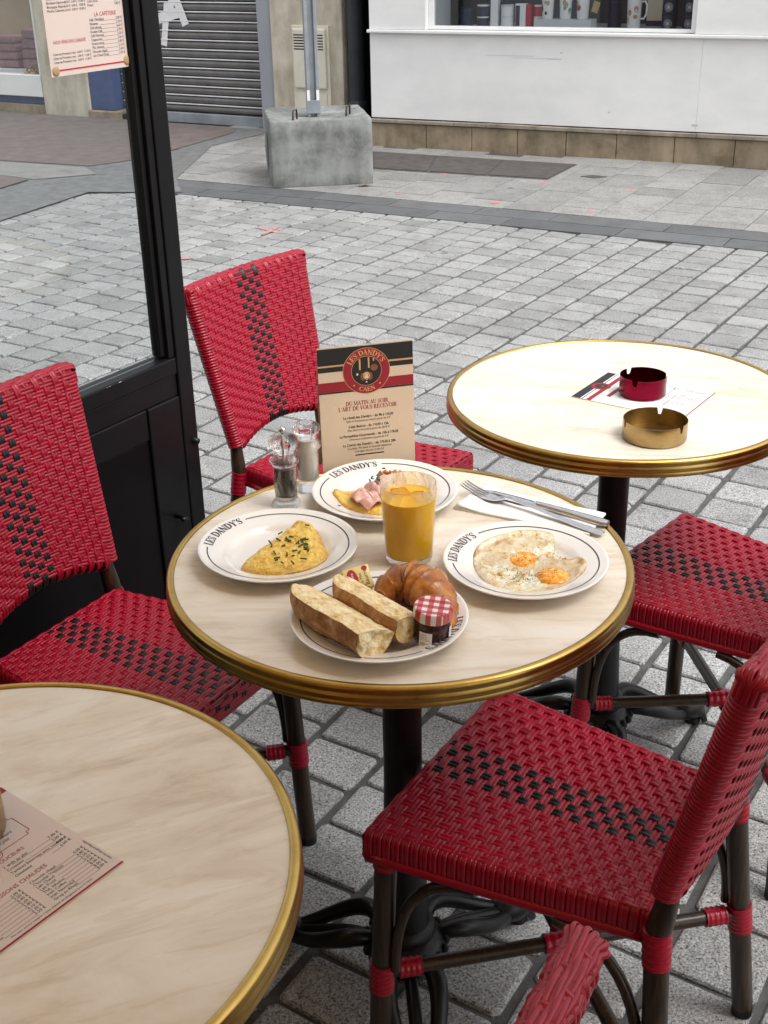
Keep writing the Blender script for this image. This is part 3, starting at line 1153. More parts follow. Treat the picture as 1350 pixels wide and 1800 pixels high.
tag(tgo, 'small brown price tag hanging beside the rightmost mug', 'tag')
mug(1.37, .27, .048, .21, 'white_ceramic', ['kraft'], 'white handled tumbler standing alone in the shop window', .801, True, 'tumbler')
for i, aa in enumerate((1.60, 1.735)):
    for k in range(2):
        tin('tea_tin', aa, .30, .05, .098, 'navy', 'navy', ('lower' if k == 0 else 'upper') + ' navy tin with round pale label, ' + ('left' if i == 0 else 'right') + ' of the two stacks at the window end', z=.801 + k * .1, disc='grey_card')
carton('dark_board', 1.58, .62, .42, .02, .42, 'navy', 'dark framed board behind the navy tins in the shop window', 'pale_print', cat='board')

# ================================================================== LEFT FACADE
FA = R(-29.37)
fac = empty('shuttered_building', (-3.39, 11.491, 0), FA, 'stone building with closed roller shutter and blue column behind the block', 'building')
# shop on the far left
MB().bbox((-3.0, .0, -.02), (.575, .3, .085), .005).build('plinth', 'plinth_stone', fac)
MB().bbox((-3.0, .03, .088), (.57, .28, .15), .004).build('blue_skirting', 'blue_paint', fac)
MB().bbox((-3.0, -.02, .153), (.565, .30, .335), .006).build('display_ledge', 'white_paint', fac)
MB().box((-3.0, .05, .34), (.565, .056, 2.5)).build('window_pane', 'shop_glass', fac)
MB().box((-3.0, .9, .3), (.565, .93, 2.6)).build('back_panel', 'cafe_wall', fac)
MB().bbox((.535, .0, .338), (.57, .06, 2.5), .003).build('window_frame', 'white_paint', fac)
MB().box((-3.0, .302, .30), (.565, .89, .332)).build('display_floor', 'white_paint', fac)
# pale stone pillar with rough foot
MB().bbox((.578, -.03, -.02), (1.105, .35, 3.3), .012).build('stone_pillar', 'pillar_stone', fac)
MB().bbox((1.08, -.045, -.02), (1.40, .35, .075), .012).build('pillar_foot', 'plinth_stone', fac)
MB().bbox((1.108, -.02, .078), (1.358, .35, 3.3), .006).build('blue_column', 'blue_paint', fac)
# roller shutter
shut = MB().box((1.36, .16, -.02), (2.855, .175, 3.0)).build('roller_shutter', 'shutter_metal', fac)
z = .085
while z < 3.0:
    s = MB()
    prof = [(.14, 0), (.115, .006), (.100, .022), (.100, .046), (.115, .058), (.14, .062)]
    vs, fs = [], []
    for xx in (1.372, 2.84):
        vs += [(xx, y_, z + zz) for y_, zz in prof]
    n_ = len(prof)
    fs = [(k, n_ + k, n_ + k + 1, k + 1) for k in range(n_ - 1)]
    s.add(vs, fs).build('shutter_slat', 'shutter_metal', shut, True, auto=60)
    MB().bbox((1.372, .094, z + .0615), (2.84, .125, z + .0700), .002).build('shutter_rib', 'shutter_edge', shut)
    z += .071
MB().bbox((1.365, .085, .0), (2.85, .15, .082), .006).build('bottom_bar', 'galvanised', shut)
MB().bbox((1.40, .02, .0), (1.46, .085, .05), .006).build('floor_lock', 'black_iron', shut)
gr = MB()
for (x0, z0, x1, z1, w) in ((1.93, .93, 1.86, .60, .06), (1.80, .80, 2.06, .86, .08), (2.02, .96, 2.10, .76, .07), (1.95, .84, 2.02, 1.1, .06)):
    dx, dz = x1 - x0, z1 - z0
    l = math.hypot(dx, dz)
    nx, nz_ = -dz / l * w / 2, dx / l * w / 2
    yy = .0965 - len(gr.f) * .0006
    gr.add([(x0 + nx, yy, z0 + nz_), (x0 - nx, yy, z0 - nz_), (x1 - nx, yy, z1 - nz_), (x1 + nx, yy, z1 + nz_)], [(0, 1, 2, 3)])
gr.build('graffiti', 'graffiti_white', shut)
MB().bbox((2.858, .0, -.02), (2.99, .30, 3.3), .004).build('door_jamb', 'jamb_paint', fac)
MB().bbox((2.993, -.02, -.02), (3.632, .35, 3.3), .008).build('stone_pillar', 'pillar_stone', fac)
MB().box((3.635, .12, -.02), (4.6, .30, 3.3)).build('dark_recess', 'black_paint', fac)
MB().box((1.36, .26, 3.0), (2.856, .3, 3.3)).build('lintel', 'pillar_stone', fac)


def fp(a, d, z=0.0):
    c, s = math.cos(FA), math.sin(FA)
    return (-3.39 + c * a - s * d, 11.491 + s * a + c * d, z)


gm = empty('meter_cabinet', fp(3.36, -.022, .33), FA, 'cream metal meter cabinet with louvres on the stone pillar behind the pole', 'meter cabinet')
MB().bbox((-.165, -.018, -.30), (.165, .01, .46), .004).build('surround', 'cream_metal', gm)
MB().bbox((-.145, -.045, .01), (.145, -.0185, .44), .012).build('cabinet_door', 'cream_metal', gm)
MB().bbox((-.135, -.026, -.29), (.135, -.0185, -.02), .004).build('lower_door', 'cream_metal', gm)
for k in range(6):
    for sx in (-.13, .02):
        MB().box((sx, -.0462, .29 + k * .02), (sx + .11, -.0448, .299 + k * .02)).build('louvre_slot', 'black_print', gm)
pp = empty('drainpipe', fp(3.725, .02, 0), FA, 'dark blue drainpipe beside the white shop front', 'drainpipe')
MB().lathe([(0, .26), (.062, .26), (.062, 3.3)], 24).build('pipe', 'pipe_paint', pp, True, auto=60)
MB().lathe([(.062, .20), (.072, .205), (.074, .25), (.064, .262)], 24).build('collar', 'pipe_paint', pp, True, auto=60)
MB().tube([(0, 0, .24), (0, -.0, .12), (.0, -.05, .05), (.0, -.12, .02)], .058, 16).build('boot', 'pipe_paint', pp, True)

# goods in the far-left shop
sd = empty('shop_goods', fp(.40, .10, .336), FA, 'pair of tan sandals on the white display ledge at far left', 'sandals')
for sx in (-.045, .035):
    m = MB()
    m.prism([(sx - .028, -.07), (sx + .022, -.075), (sx + .03, .05), (sx - .02, .055)], 0, .018)
    m.tube([(sx - .03, -.03, .015), (sx - .01, -.03, .05), (sx + .02, -.03, .05), (sx + .03, -.03, .015)], .008, 6)
    m.tube([(sx - .02, .045, .015), (sx - .015, .03, .07), (sx + .02, .03, .07), (sx + .025, .045, .015)], .007, 6)
    m.build('sandal', 'kraft', sd)
sg = empty('price_card', fp(.50, .13, .336), FA, 'dark plum price card reading 19 in the far left shop window', 'sign')
MB().box((-.075, 0, 0), (.075, .012, .165)).build('board', 'plum', sg)
tm = MB()
text(tm, '19', .085, lambda x, y, l: (x, -l - .0005, y), 0, .07, 'C', squeeze=.85)
text(tm, '€', .035, lambda x, y, l: (x, -l - .0005, y), .052, .105, 'C')
tm.build('lettering', 'paper_white', sg)
for i, (aa, hh, ww, mt, lb) in enumerate(((.12, .34, .26, 'pink_fabric', 'folded pink garment beside the price card at far left'), (-.2, .28, .28, 'pink_fabric', 'second folded pink garment at the frame edge'), (.33, .52, .10, 'plum', 'dark hanging garment behind the price card'))):
    o = empty('garment', fp(aa, .45, .336), FA, lb, 'garment')
    m = MB()
    for k in range(4):
        m.bbox((-ww / 2 + .005 * k, -.08 + .004 * k, hh * k / 4), (ww / 2 - .006 * k, .09, hh * (k + 1) / 4 - .004), .02)
    m.build('fold', mt, o, True, auto=50)

# ================================================================== CONCRETE BLOCK WITH POLE
blk = empty('concrete_block', (-.644, 7.661, 0), R(8.0), 'stained grey concrete ballast block holding the sign pole', 'block')
m = MB()
W_, D_, Hh = .628, .61, .405
n = 14
bm = bmesh.new()
bmesh.ops.create_cube(bm, size=1)
for v in bm.verts:
    v.co = Vector((W_ / 2 + v.co.x * W_, D_ / 2 + v.co.y * D_, Hh / 2 + v.co.z * Hh))
bmesh.ops.bevel(bm, geom=bm.edges[:], offset=.012, segments=2, profile=.5, affect='EDGES')
bmesh.ops.subdivide_edges(bm, edges=bm.edges[:], cuts=5, use_grid_fill=True)
for v in bm.verts:
    p = v.co
    v.co = p + Vector((nz(p.x * 9, p.y * 9, p.z * 9), nz(p.x * 9 + 5, p.y * 9, p.z * 9), nz(p.x * 9, p.y * 9 + 5, p.z * 9))) * .004
    # sunken top tray
    if p.z > Hh - .003 and .05 < p.x < W_ - .05 and .06 < p.y < D_ - .05:
        v.co.z -= .022
me = bpy.data.meshes.new('block_body')
bm.to_mesh(me)
bm.free()
me.shade_smooth()
me.set_sharp_from_angle(angle=R(40))
link('block_body', me, 'concrete', blk)
m = MB()
m.add([(-.003, .30 + .055 * math.cos(t), .19 + .12 * math.sin(t)) for t in [2 * PI * i / 20 for i in range(20)]], [tuple(range(20))])
m.build('side_hole', 'mortar', blk)
for (x, y) in ((.155, .16), (.50, .26)):
    MB().tube([(x, y, Hh - .03), (x + .005, y, Hh + .035), (x + .03, y + .05, Hh + .035), (x + .03, y + .05, Hh - .03)], .006, 8).build('lifting_loop', 'rust', blk, True)
pl = empty('sign_pole', (-.39, 8.0, .385), R(8), 'grey galvanised sign pole standing in the concrete block', 'pole')
m = MB()
m.bbox((-.04, -.035, .0), (-.018, .035, 2.6), .004)
m.bbox((.018, -.035, .0), (.04, .035, 2.6), .004)
m.bbox((-.018, -.012, .0), (.018, .012, 2.6), .002)
m.build('pole', 'galvanised', pl)
MB().bbox((-.044, -.042, .02), (.042, -.0355, .10), .002).build('base_plate', 'galvanised', pl)
for sx in (-.030, .028):
    MB().box((sx - .009, -.0375, .10), (sx + .009, -.0355, .16)).build('reflector', 'graffiti_white', pl)
lf = MB()
lf.add([(-.14, 7.66, .012), (-.08, 7.64, .022), (-.02, 7.67, .014), (-.07, 7.70, .012)], [(0, 1, 2, 3)])
tag(lf.build('dry_leaf', 'kraft'), 'brown dry leaf lying at the foot of the concrete block', 'leaf')

# ================================================================== TERRACE SCREEN
PA = R(57)
scr = empty('terrace_screen', (-.3965, 2.313, 0), PA, 'black framed glass terrace screen at left', 'screen')
# local x runs away from the camera along the screen; the post is at x = 0, the screen at x < 0; local -y faces the tables
m = MB()
m.bbox((-.039, -.024, 0), (.002, .024, 2.35), .003)
m.build('post', 'black_paint', scr)
MB().bbox((-.0565, -.020, 0.7257), (-.0395, .020, 2.35), .002).build('glazing_bead', 'black_paint', scr)
MB().bbox((-.0690, -.012, 0.7300), (-.0570, .012, 2.35), .002).build('glazing_bead', 'black_paint', scr)
MB().bbox((-1.9, -.0225, 0.6904), (-.0395, .0225, 0.7247), .003).build('sill_rail', 'black_paint', scr)
MB().bbox((-1.9, -.018, 0.6455), (-.0395, .018, 0.6899), .002).build('middle_rail', 'black_paint', scr)
MB().bbox((-.13, -.022, .04), (-.0397, .022, 0.6450), .003).build('stile', 'black_paint', scr)
MB().bbox((-1.9, -.019, 0.5813), (-.131, .022, 0.6448), .003).build('upper_rail', 'black_paint', scr)
MB().bbox((-1.9, -.022, .04), (-.131, .022, .14), .003).build('lower_rail', 'black_paint', scr)
MB().bbox((-1.9, -.015, .141), (-.131, .015, 0.5803), .002).build('lower_panel', 'black_panel', scr)
MB().bbox((-1.9, -.03, 2.352), (.002, .03, 2.40), .003).build('top_rail', 'black_paint', scr)
MB().box((-1.9, -.003, 0.7257), (-.058, .003, 2.35)).build('glass_pane', 'window_glass', scr)
MB().lathe([(0, .012), (.006, .011), (.007, 0)], 12).xform(lambda p: (-.012 + p[0], -.024 - p[2], .54 + p[1])).build('bolt', 'black_iron', scr, True)
MB().tube([(-.085, -.023, .40), (-.085, -.05, .40), (-.10, -.055, .405)], .005, 8).build('latch', 'black_iron', scr, True)
# chipped paint
cp_ = MB()
for k in range(7):
    x = -.09 - rng.uniform(0, .30)
    s = rng.uniform(.0008, .0028)
    cp_.add([(x, -.0229, 0.7231), (x + s * 2, -.0229, 0.7231), (x + s * 1.6, -.0229, 0.7231 - s * .6), (x, -.0229, 0.7231 - s * .5)], [(0, 1, 2, 3)])
cp_.build('paint_chips', 'grey_card', scr)

# menu sheet on the glass: local frame on the table side of the pane
sheet = empty('menu_sheet', (0, 0, 0), PA, 'pink printed drinks menu stuck inside the glass screen', 'menu')
c_, s_ = math.cos(PA), math.sin(PA)
sheet.location = (-.3965 + c_ * -.250 + s_ * .006, 2.313 + s_ * -.250 - c_ * .006, 1.262)
SW, SH = .172, .245
sheet.scale = (1.07, 1, 1.07)
MB().box((0, -.001, 0), (SW, .0, SH)).build('paper', 'paper_pink', sheet)
fs_ = lambda x, y, l: (x, -.0012 - l * 5, y)
MB().box((.006, -.0016, .0075), (SW - .006, -.0011, .0095)).build('border_line', 'red_print', sheet)
tb, tr_ = MB(), MB()
text(tr_, 'LA CAFÉTERIE', .0085, fs_, .128, .080, 'C')
text(tr_, 'NOS VINS EN CARAFE', .0075, fs_, .046, .046, 'C')
text(tr_, 'À LA PRESSION', .0085, fs_, .128, .126, 'C')
text(tr_, 'BIÈRES', .0085, fs_, .046, .150, 'C')
rows = ['Café, Décaféiné', 'Noisette', 'Café allongé', 'Double Café', 'Café Viennois', 'Cappuccino', 'Grand crème', 'Thé, Infusion', 'Chocolat chaud', 'Lait Chaud Froid']
for i, t in enumerate(rows):
    y = .0735 - i * .0058
    text(tb, t, .0055, fs_, .092, y)
    text(tb, '%d,%d0 €' % (2 + i % 4, (i * 3) % 10), .0055, fs_, SW - .008, y, 'R')
    tb.add([fs_(.115, y - .0008, 3e-5), fs_(SW - .02, y - .0008, 3e-5), fs_(SW - .02, y - .0005, 3e-5), fs_(.115, y - .0005, 3e-5)], [(0, 1, 2, 3)])
for i, t in enumerate(['Blonde', 'Ambrée', 'Cidre brut', 'Cidre doux', 'Pichet']):
    y = .118 - i * .0058
    text(tb, t, .0055, fs_, .092, y)
    text(tb, '%d,%d0 €' % (4 + i % 3, (i * 7) % 10), .0055, fs_, SW - .008, y, 'R')
for i, t in enumerate(['Côtes du Rhône, Domaine', 'Bordeaux Supérieur rouge', 'Bourgogne Aligoté, blanc', 'Merlot, Cabernet, Grenache']):
    for q_, y0 in ((0, .136), (1, .108)):
        y = y0 - i * .0056
        text(tb, t[:22 - q_ * 4], .0053, fs_, .008, y)
        text(tb, '3,50 €  5,00 €  19,00 €', .005, fs_, .088, y, 'R')
for i in range(3):
    y = .030 - i * .0057
    text(tb, 'Côtes de Provence rosé', .0052, fs_, .008, y)
    text(tb, '6,00 €  11,00 €', .005, fs_, .088, y, 'R')
tb.build('lettering', 'black_print', sheet)
tr_.build('heading', 'red_print', sheet)
for (x, y) in ((.010, .008), (SW - .006, .010)):
    MB().lathe([(0, .0016), (.004, .0014), (.0065, .001), (.0075, 0)], 20).xform(lambda p: (x + p[0], -.0015 - p[2], y + p[1])).build('torn_tape', 'kraft', sheet, True)  # brown scraps of torn tape at the lower corners

# ================================================================== AWNING AND CAFE WALL ADDED OUT OF VIEW FOR SHADE (behind and above the camera)
aw = empty('shade_awning', (0, 0, 0), 0, 'unseen sand coloured canopy added to shade and warm the near tables', 'shade_awning')
AE = R(-30)


def aw_pt(a, b, z):
    return (math.cos(AE) * a - math.sin(AE) * b, math.sin(AE) * a + math.cos(AE) * b, z)


m = MB()
m.add([aw_pt(-4, 1.15, 2.45), aw_pt(4, 1.15, 2.45), aw_pt(4, -2.4, 3.1), aw_pt(-4, -2.4, 3.1)], [(0, 1, 2, 3)])
m.add([aw_pt(-4, 1.15, 2.452), aw_pt(4, 1.15, 2.452), aw_pt(4, 1.16, 2.25), aw_pt(-4, 1.16, 2.25)], [(0, 1, 2, 3)])
m.build('canvas', 'shade_canvas', aw)  # unseen canopy, added to shade the near tables and tint their light
cf = MB()
P = [aw_pt(-5, -2.4, 0), aw_pt(5, -2.4, 0), aw_pt(5, -2.6, 0), aw_pt(-5, -2.6, 0)]
cf.prism([(p[0], p[1]) for p in P], 0, 4.2)
tag(cf.build('cafe_shade_wall', 'cafe_wall'), 'unseen brown cafe front wall added behind the viewer for shade', 'building')  # wall outside the view, added to keep light off the terrace

# ================================================================== TABLES
def bezier(p0, p1, p2, p3, n=14):
    out = []
    for i in range(n + 1):
        t = i / n
        out.append(tuple((1 - t) ** 3 * a + 3 * (1 - t) ** 2 * t * b + 3 * (1 - t) * t * t * c + t ** 3 * d for a, b, c, d in zip(p0, p1, p2, p3)))
    return out


TZ = 0.745


def make_table():
    t = empty('bistro_table')
    MB().lathe([(0, TZ), (.2868, TZ), (.2868, TZ - .02), (0, TZ - .02)], 96).build('tabletop', 'marble', t)
    prof = [(.2862, TZ - .004), (.2864, TZ + .0008), (.2876, TZ + .0020), (.2912, TZ + .0028), (.2945, TZ + .0016), (.2962, TZ - .0010), (.2964, TZ - .0045), (.2954, TZ - .0066),
            (.2960, TZ - .0085), (.2974, TZ - .0108), (.2974, TZ - .0138), (.2960, TZ - .0160), (.2966, TZ - .0182), (.2976, TZ - .0202), (.2970, TZ - .0228), (.2945, TZ - .0252), (.2905, TZ - .0262), (.270, TZ - .0262)]
    MB().lathe(prof, 128).build('brass_rim', 'brass', t, True, auto=50)
    MB().lathe([(0, TZ - .0205), (.17, TZ - .0205), (.17, TZ - .028), (.055, TZ - .031), (.035, TZ - .05)], 24).build('top_plate', 'black_iron', t, True, auto=40)
    MB().lathe([(.027, TZ - .04), (.027, .40), (.030, .28), (.035, .17), (.038, .12)], 28).build('column', 'black_iron', t, True, auto=60)
    m = MB()
    m.lathe([(.036, .135), (.044, .128), (.046, .118), (.043, .110), (.052, .104), (.060, .094), (.061, .083), (.054, .074), (.058, .066), (.050, .052), (.02, .045)], 36)
    for k in range(20):                                     # beaded collar
        a_ = 2 * PI * k / 20
        bx, by = .061 * math.cos(a_), .061 * math.sin(a_)
        m.lathe([(0, .009), (.0055, .006), (.007, 0), (.0055, -.006), (0, -.009)], 8, (bx, by, .090))
    m.build('base_hub', 'black_iron', t, True, auto=45)
    for k in range(3):
        a_ = R(35 + 120 * k)
        ca, sa = math.cos(a_), math.sin(a_)

        def W(p):
            return (p[0] * ca - p[1] * sa, p[0] * sa + p[1] * ca, p[2])
        m = MB()
        for sgn in (-1, 1):                                  # forked scroll bars
            pts = bezier((.045, sgn * .012, .085), (.075, sgn * .052, .125), (.13, sgn * .040, .055), (.20, sgn * .009, .032))
            rad = [.0150 - .004 * abs(i / 14 - .35) * 2 for i in range(15)]
            m.tube([W(p) for p in pts], rad, 9)
        # ribbed cheek between the bars and the paw foot
        m.tube([W(p) for p in bezier((.05, 0, .072), (.09, 0, .085), (.14, 0, .05), (.205, 0, .03))], [.010] * 15, 8)
        m.tube([W(p) for p in [(.185, 0, .030), (.20, 0, .036), (.218, 0, .036), (.234, 0, .026), (.243, 0, .012)]], [.016, .024, .027, .022, .012], 12)
        for sgn in (-1, 0, 1):
            m.tube([W(p) for p in [(.218, sgn * .013, .036), (.238, sgn * .016, .024), (.246, sgn * .017, .006)]], [.008, .0085, .006], 8)
        m.lathe([(0, .0), (.016, .0), (.016, .012), (0, .014)], 14, W((.228, 0, 0)))
        m.build('leg', 'black_iron', t, True, auto=60)
    return t


tab = make_table()
ct = child_table()
tables = [tab, copy_tree(tab, ct), copy_tree(tab, ct)]
for o, loc, rz, lb in zip(tables, ((.0186, 1.3762, 0), (.4089, 1.9585, 0), (-.3749, .814, 0)), (0, R(-13), R(20)),
                          ('round marble table with brass rim laid with the breakfast', 'round marble table with two ashtrays at right, nearest the street', 'round marble table at lower left with a menu lying on it')):
    o.location = loc
    o.rotation_euler = (0, 0, rz)
    tag(o, lb, 'table', 'round bistro tables')

# ================================================================== CHAIRS
SF, SB, SD, SZ = .191, .141, .362, .447
BZ, BW, BX, TPZ, TW, TX = .491, .148, -.015, .817, .176, -.087
NWP, NWF = 18, 29            # canes front-back, canes crosswise (seat)
NBF = 28


def wave(x):
    c = math.cos(PI * x)
    return math.copysign(abs(c) ** 0.85, c)


def make_chair():
    ch = empty('bistro_chair')
    AMP, TH = .00095, .0011
    # ---- seat core
    def w_at(x):
        return SB + (SF - SB) * max(-.05, min(1.05, x / SD))

    def sag(x, r):
        return -.006 * (1 - r * r) * math.sin(PI * max(0, min(1, x / SD)))
    m = MB()
    nx, ny = 10, 8
    top, bot = [], []
    for i in range(nx + 1):
        for j in range(ny + 1):
            x = .002 + (SD - .004) * i / nx
            r = -1 + 2 * j / ny
            w = w_at(x) - .004
            top.append((x, r * w, SZ - .0016 + sag(x, r)))
            bot.append((x, r * w, SZ - .036))
    vs = top + bot
    o_ = len(top)
    fs = []
    for i in range(nx):
        for j in range(ny):
            a_, b_, c_2, d_ = i * (ny + 1) + j, (i + 1) * (ny + 1) + j, (i + 1) * (ny + 1) + j + 1, i * (ny + 1) + j + 1
            fs.append((a_, b_, c_2, d_))
            fs.append((o_ + d_, o_ + c_2, o_ + b_, o_ + a_))
    ring = [j for j in range(ny + 1)] + [i * (ny + 1) + ny for i in range(1, nx + 1)] + [nx * (ny + 1) + j for j in range(ny - 1, -1, -1)] + [i * (ny + 1) for i in range(nx - 1, 0, -1)]
    for k in range(len(ring)):
        p, q_ = ring[k], ring[(k + 1) % len(ring)]
        fs.append((p, o_ + p, o_ + q_, q_))
    m.add(vs, fs)
    seat = m.build('seat', 'red_core', ch)
    RC = .010          # edge rounding

    # ---- crosswise canes of the seat (wrap down both sides)
    pitch = SD / NWF
    for j in range(NWF):
        x = (j + .5) * pitch
        w = w_at(x)
        path, nr = [], []
        for k in range(5, 0, -1):
            path.append((x, -w - .0005, SZ - RC - .024 * k / 5))
            nr.append((0, -1, 0))
        for k in range(1, 4):
            a_ = PI / 2 * k / 4
            path.append((x, -w + RC - RC * math.cos(a_), SZ - RC + RC * math.sin(a_)))
            nr.append((0, -math.cos(a_), math.sin(a_)))
        M_ = NWP * 4
        for k in range(M_ + 1):
            u = k / M_
            y = -w + RC + (2 * w - 2 * RC) * u
            r = y / w
            idx = u * NWP - .5
            zo = AMP * wave(idx + j)
            path.append((x, y, SZ + sag(x, r) + zo))
            nr.append((0, 0, 1))
        for k in range(3, 0, -1):
            a_ = PI / 2 * k / 4
            path.append((x, w - RC + RC * math.cos(a_), SZ - RC + RC * math.sin(a_)))
            nr.append((0, math.cos(a_), math.sin(a_)))
        for k in range(1, 6):
            path.append((x, w + .0005, SZ - RC - .024 * k / 5))
            nr.append((0, 1, 0))
        v, f = ribbon(path, nr, pitch * .495, TH)
        MB().add(v, f).build('woven_cane', 'red_wicker', seat, True)
    # three canes across the front face and the back face
    for k in range(3):
        for (x, sgn) in ((SD + .0015, 1), (-.0015, -1)):
            w = w_at(x) - .002
            path, nr = [], []
            z_ = SZ - .011 - k * .0105
            for q_ in range(NWP * 3 + 1):
                u = q_ / (NWP * 3)
                idx = u * NWP - .5
                path.append((x + sgn * AMP * .8 * wave(idx + k + (NWF if sgn > 0 else 1)), -w + 2 * w * u, z_))
                nr.append((sgn, 0, 0))
            v, f = ribbon(path, nr, .0048, TH)
            MB().add(v, f).build('woven_cane', 'red_wicker', seat, True)
    # ---- front-back canes of the seat
    for i in range(NWP):
        r = -1 + 2 * (i + .5) / NWP
        path, nr = [], []
        for k in range(8, 0, -1):
            path.append((-.001 - AMP * .8 * wave(k / 3 + i), r * (SB - .004), SZ - RC - .024 * k / 8))
            nr.append((-1, 0, 0))
        for k in range(1, 4):
            a_ = PI / 2 * k / 4
            path.append((RC - RC * math.cos(a_), r * (SB - .002), SZ - RC + RC * math.sin(a_)))
            nr.append((-math.cos(a_), 0, math.sin(a_)))
        M_ = NWF * 4
        for k in range(M_ + 1):
            u = k / M_
            x = RC + (SD - 2 * RC) * u
            rr = r
            idx = x / pitch - .5
            zo = .0005 - AMP * wave(idx + i)
            path.append((x, rr * (w_at(x) - RC * .3), SZ + sag(x, rr) + zo))
            nr.append((0, 0, 1))
        for k in range(3, 0, -1):
            a_ = PI / 2 * k / 4
            path.append((SD - RC + RC * math.cos(a_), r * (SF - .003), SZ - RC + RC * math.sin(a_)))
            nr.append((math.cos(a_), 0, math.sin(a_)))
        for k in range(1, 10):
            zz = .026 * k / 9
            path.append((SD + .001 - AMP * .9 * wave((zz - .0) / .0105 + i + NWF), r * (SF - .004), SZ - RC - zz))
            nr.append((1, 0, 0))
        v, f = ribbon(path, nr, .0064, TH)
        MB().add(v, f).build('woven_cane', 'black_wicker' if 7 <= i <= 10 else 'red_wicker', seat, True)
    # hem under the seat edge
    m = MB()
    hem = [(SD - .004, SF - .002), (SD - .004, -SF + .002), (.004, -SB + .002), (.004, SB - .002)]
    for k in range(4):
        p, q_ = hem[k], hem[(k + 1) % 4]
        pts = [(p[0] + (q_[0] - p[0]) * t / 10, p[1] + (q_[1] - p[1]) * t / 10, SZ - .038 - .004 * math.sin(PI * t / 10) * (1 if k % 2 == 0 else .4)) for t in range(11)]
        m.tube(pts, .0075, 8)
    m.build('seat_hem', 'red_wicker', ch, True)

    # ---- backrest
    lean = Vector((TX - BX, 0, TPZ - BZ)).normalized()
    fn = Vector((lean.z, 0, -lean.x))
    HT = .0165       # half thickness

    def bp(t, r):
        zb = BZ + .026 * (1 - r * r) * (1 - t)
        z_ = zb + (TPZ - zb) * t
        tt = (z_ - BZ) / (TPZ - BZ)
        return Vector((BX + (TX - BX) * tt - .014 * (1 - r * r), r * (BW + (TW - BW) * tt), z_))
    m = MB()
    nt_, nr_ = 10, 10
    vs, fs = [], []
    for sgn in (1, -1):
        for i in range(nt_ + 1):
            for j in range(nr_ + 1):
                p = bp(.01 + 1.0 * i / nt_, (-1 + 2 * j / nr_) * .992) + fn * (sgn * (HT - .0009))
                vs.append(p)
    o_ = (nt_ + 1) * (nr_ + 1)
    for i in range(nt_):
        for j in range(nr_):
            a_ = i * (nr_ + 1) + j
            q_ = (a_, a_ + 1, a_ + nr_ + 2, a_ + nr_ + 1)
            fs.append(q_)
            fs.append(tuple(o_ + z_ for z_ in q_[::-1]))
    ring = [j for j in range(nr_ + 1)] + [i * (nr_ + 1) + nr_ for i in range(1, nt_ + 1)] + [nt_ * (nr_ + 1) + j for j in range(nr_ - 1, -1, -1)] + [i * (nr_ + 1) for i in range(nt_ - 1, 0, -1)]
    for k in range(len(ring)):
        p, q_ = ring[k], ring[(k + 1) % len(ring)]
        fs.append((p, o_ + p, o_ + q_, q_))
    m.add(vs, fs)
    back = m.build('backrest', 'red_core', ch)
    # crosswise canes run right round the backrest
    for j in range(NBF):
        t = (j + .5) / NBF
        path, nr = [], []
        M_ = NWP * 4
        for sgn in (1, -1):
            for k in range(M_ + 1):
                u = k / M_
                r = (-1 + 2 * u) * sgn
                idx = (u if sgn > 0 else 1 - u) * NWP - .5
                zo = AMP * wave(idx + j)
                path.append(bp(t, r * .985) + fn * (sgn * (HT + zo)))
                nr.append(fn * sgn)
            e = bp(t, sgn * .985)
            for k in range(1, 6):
                a_ = PI * k / 6
                side = Vector((0, sgn, 0))
                d_ = fn * (sgn * math.cos(a_)) * HT + side * math.sin(a_) * HT
                path.append(e + d_)
                nr.append(d_.normalized())
        v, f = ribbon(path, nr, (TPZ - BZ) / NBF * .49, TH, True)
        MB().add(v, f).build('woven_cane', 'red_wicker', back, True)
    # upright canes loop over the top and under the arched lower edge
    for i in range(NWP):
        r = (-1 + 2 * (i + .5) / NWP) * .95
        path, nr = [], []
        M_ = NBF * 4
        for sgn in (1, -1):
            for k in range(M_ + 1):
                t = k / M_ if sgn > 0 else 1 - k / M_
                zo = .0005 - AMP * wave(t * NBF - .5 + i)
                path.append(bp(t, r) + fn * (sgn * (HT + zo)))
                nr.append(fn * sgn)
            e = bp(1.0 if sgn > 0 else 0.0, r)
            up = lean * sgn
            for k in range(1, 6):
                a_ = PI * k / 6
                d_ = fn * (sgn * math.cos(a_)) * HT + up * math.sin(a_) * (HT * .9)
                path.append(e + d_)
                nr.append(d_.normalized())
        v, f = ribbon(path, nr, .0064, TH, True)
        MB().add(v, f).build('woven_cane', 'black_wicker' if 7 <= i <= 10 else 'red_wicker', back, True)
    # canes laid lengthwise over the top edge
    for k, a_ in enumerate((-.95, -.32, .32, .95)):
        path, nr = [], []
        for q_ in range(NWP * 3 + 1):
            u = q_ / (NWP * 3)
            r = (-1 + 2 * u) * .985
            d_ = (fn * math.sin(a_) + lean * math.cos(a_))
            path.append(bp(1.0, r) + d_ * (HT * .92 + AMP * 1.3 * wave((u * NWP - .5) + k)))
            nr.append(d_)
        for sgn in (1, -1):
            sd_v = Vector((0, sgn, 0))
            ext, exn = [], []
            for q_ in range(1, 5):
                ph = PI / 2 * q_ / 4
                dd = d_ * math.cos(ph) + (sd_v + fn * (.8 * math.sin(a_))).normalized() * math.sin(ph)
                ext.append(bp(1.0, sgn * .985) + dd * (HT * .98))
                exn.append(dd)
            for q_ in range(1, 4):
                dd = (sd_v + fn * (.8 * math.sin(a_))).normalized()
                ext.append(bp(1.0 - .02 * q_, sgn * .985) + dd * (HT * 1.04))
                exn.append(dd)
            if sgn > 0:
                path, nr = path + ext, nr + exn
            else:
                path, nr = ext[::-1] + path, exn[::-1] + nr
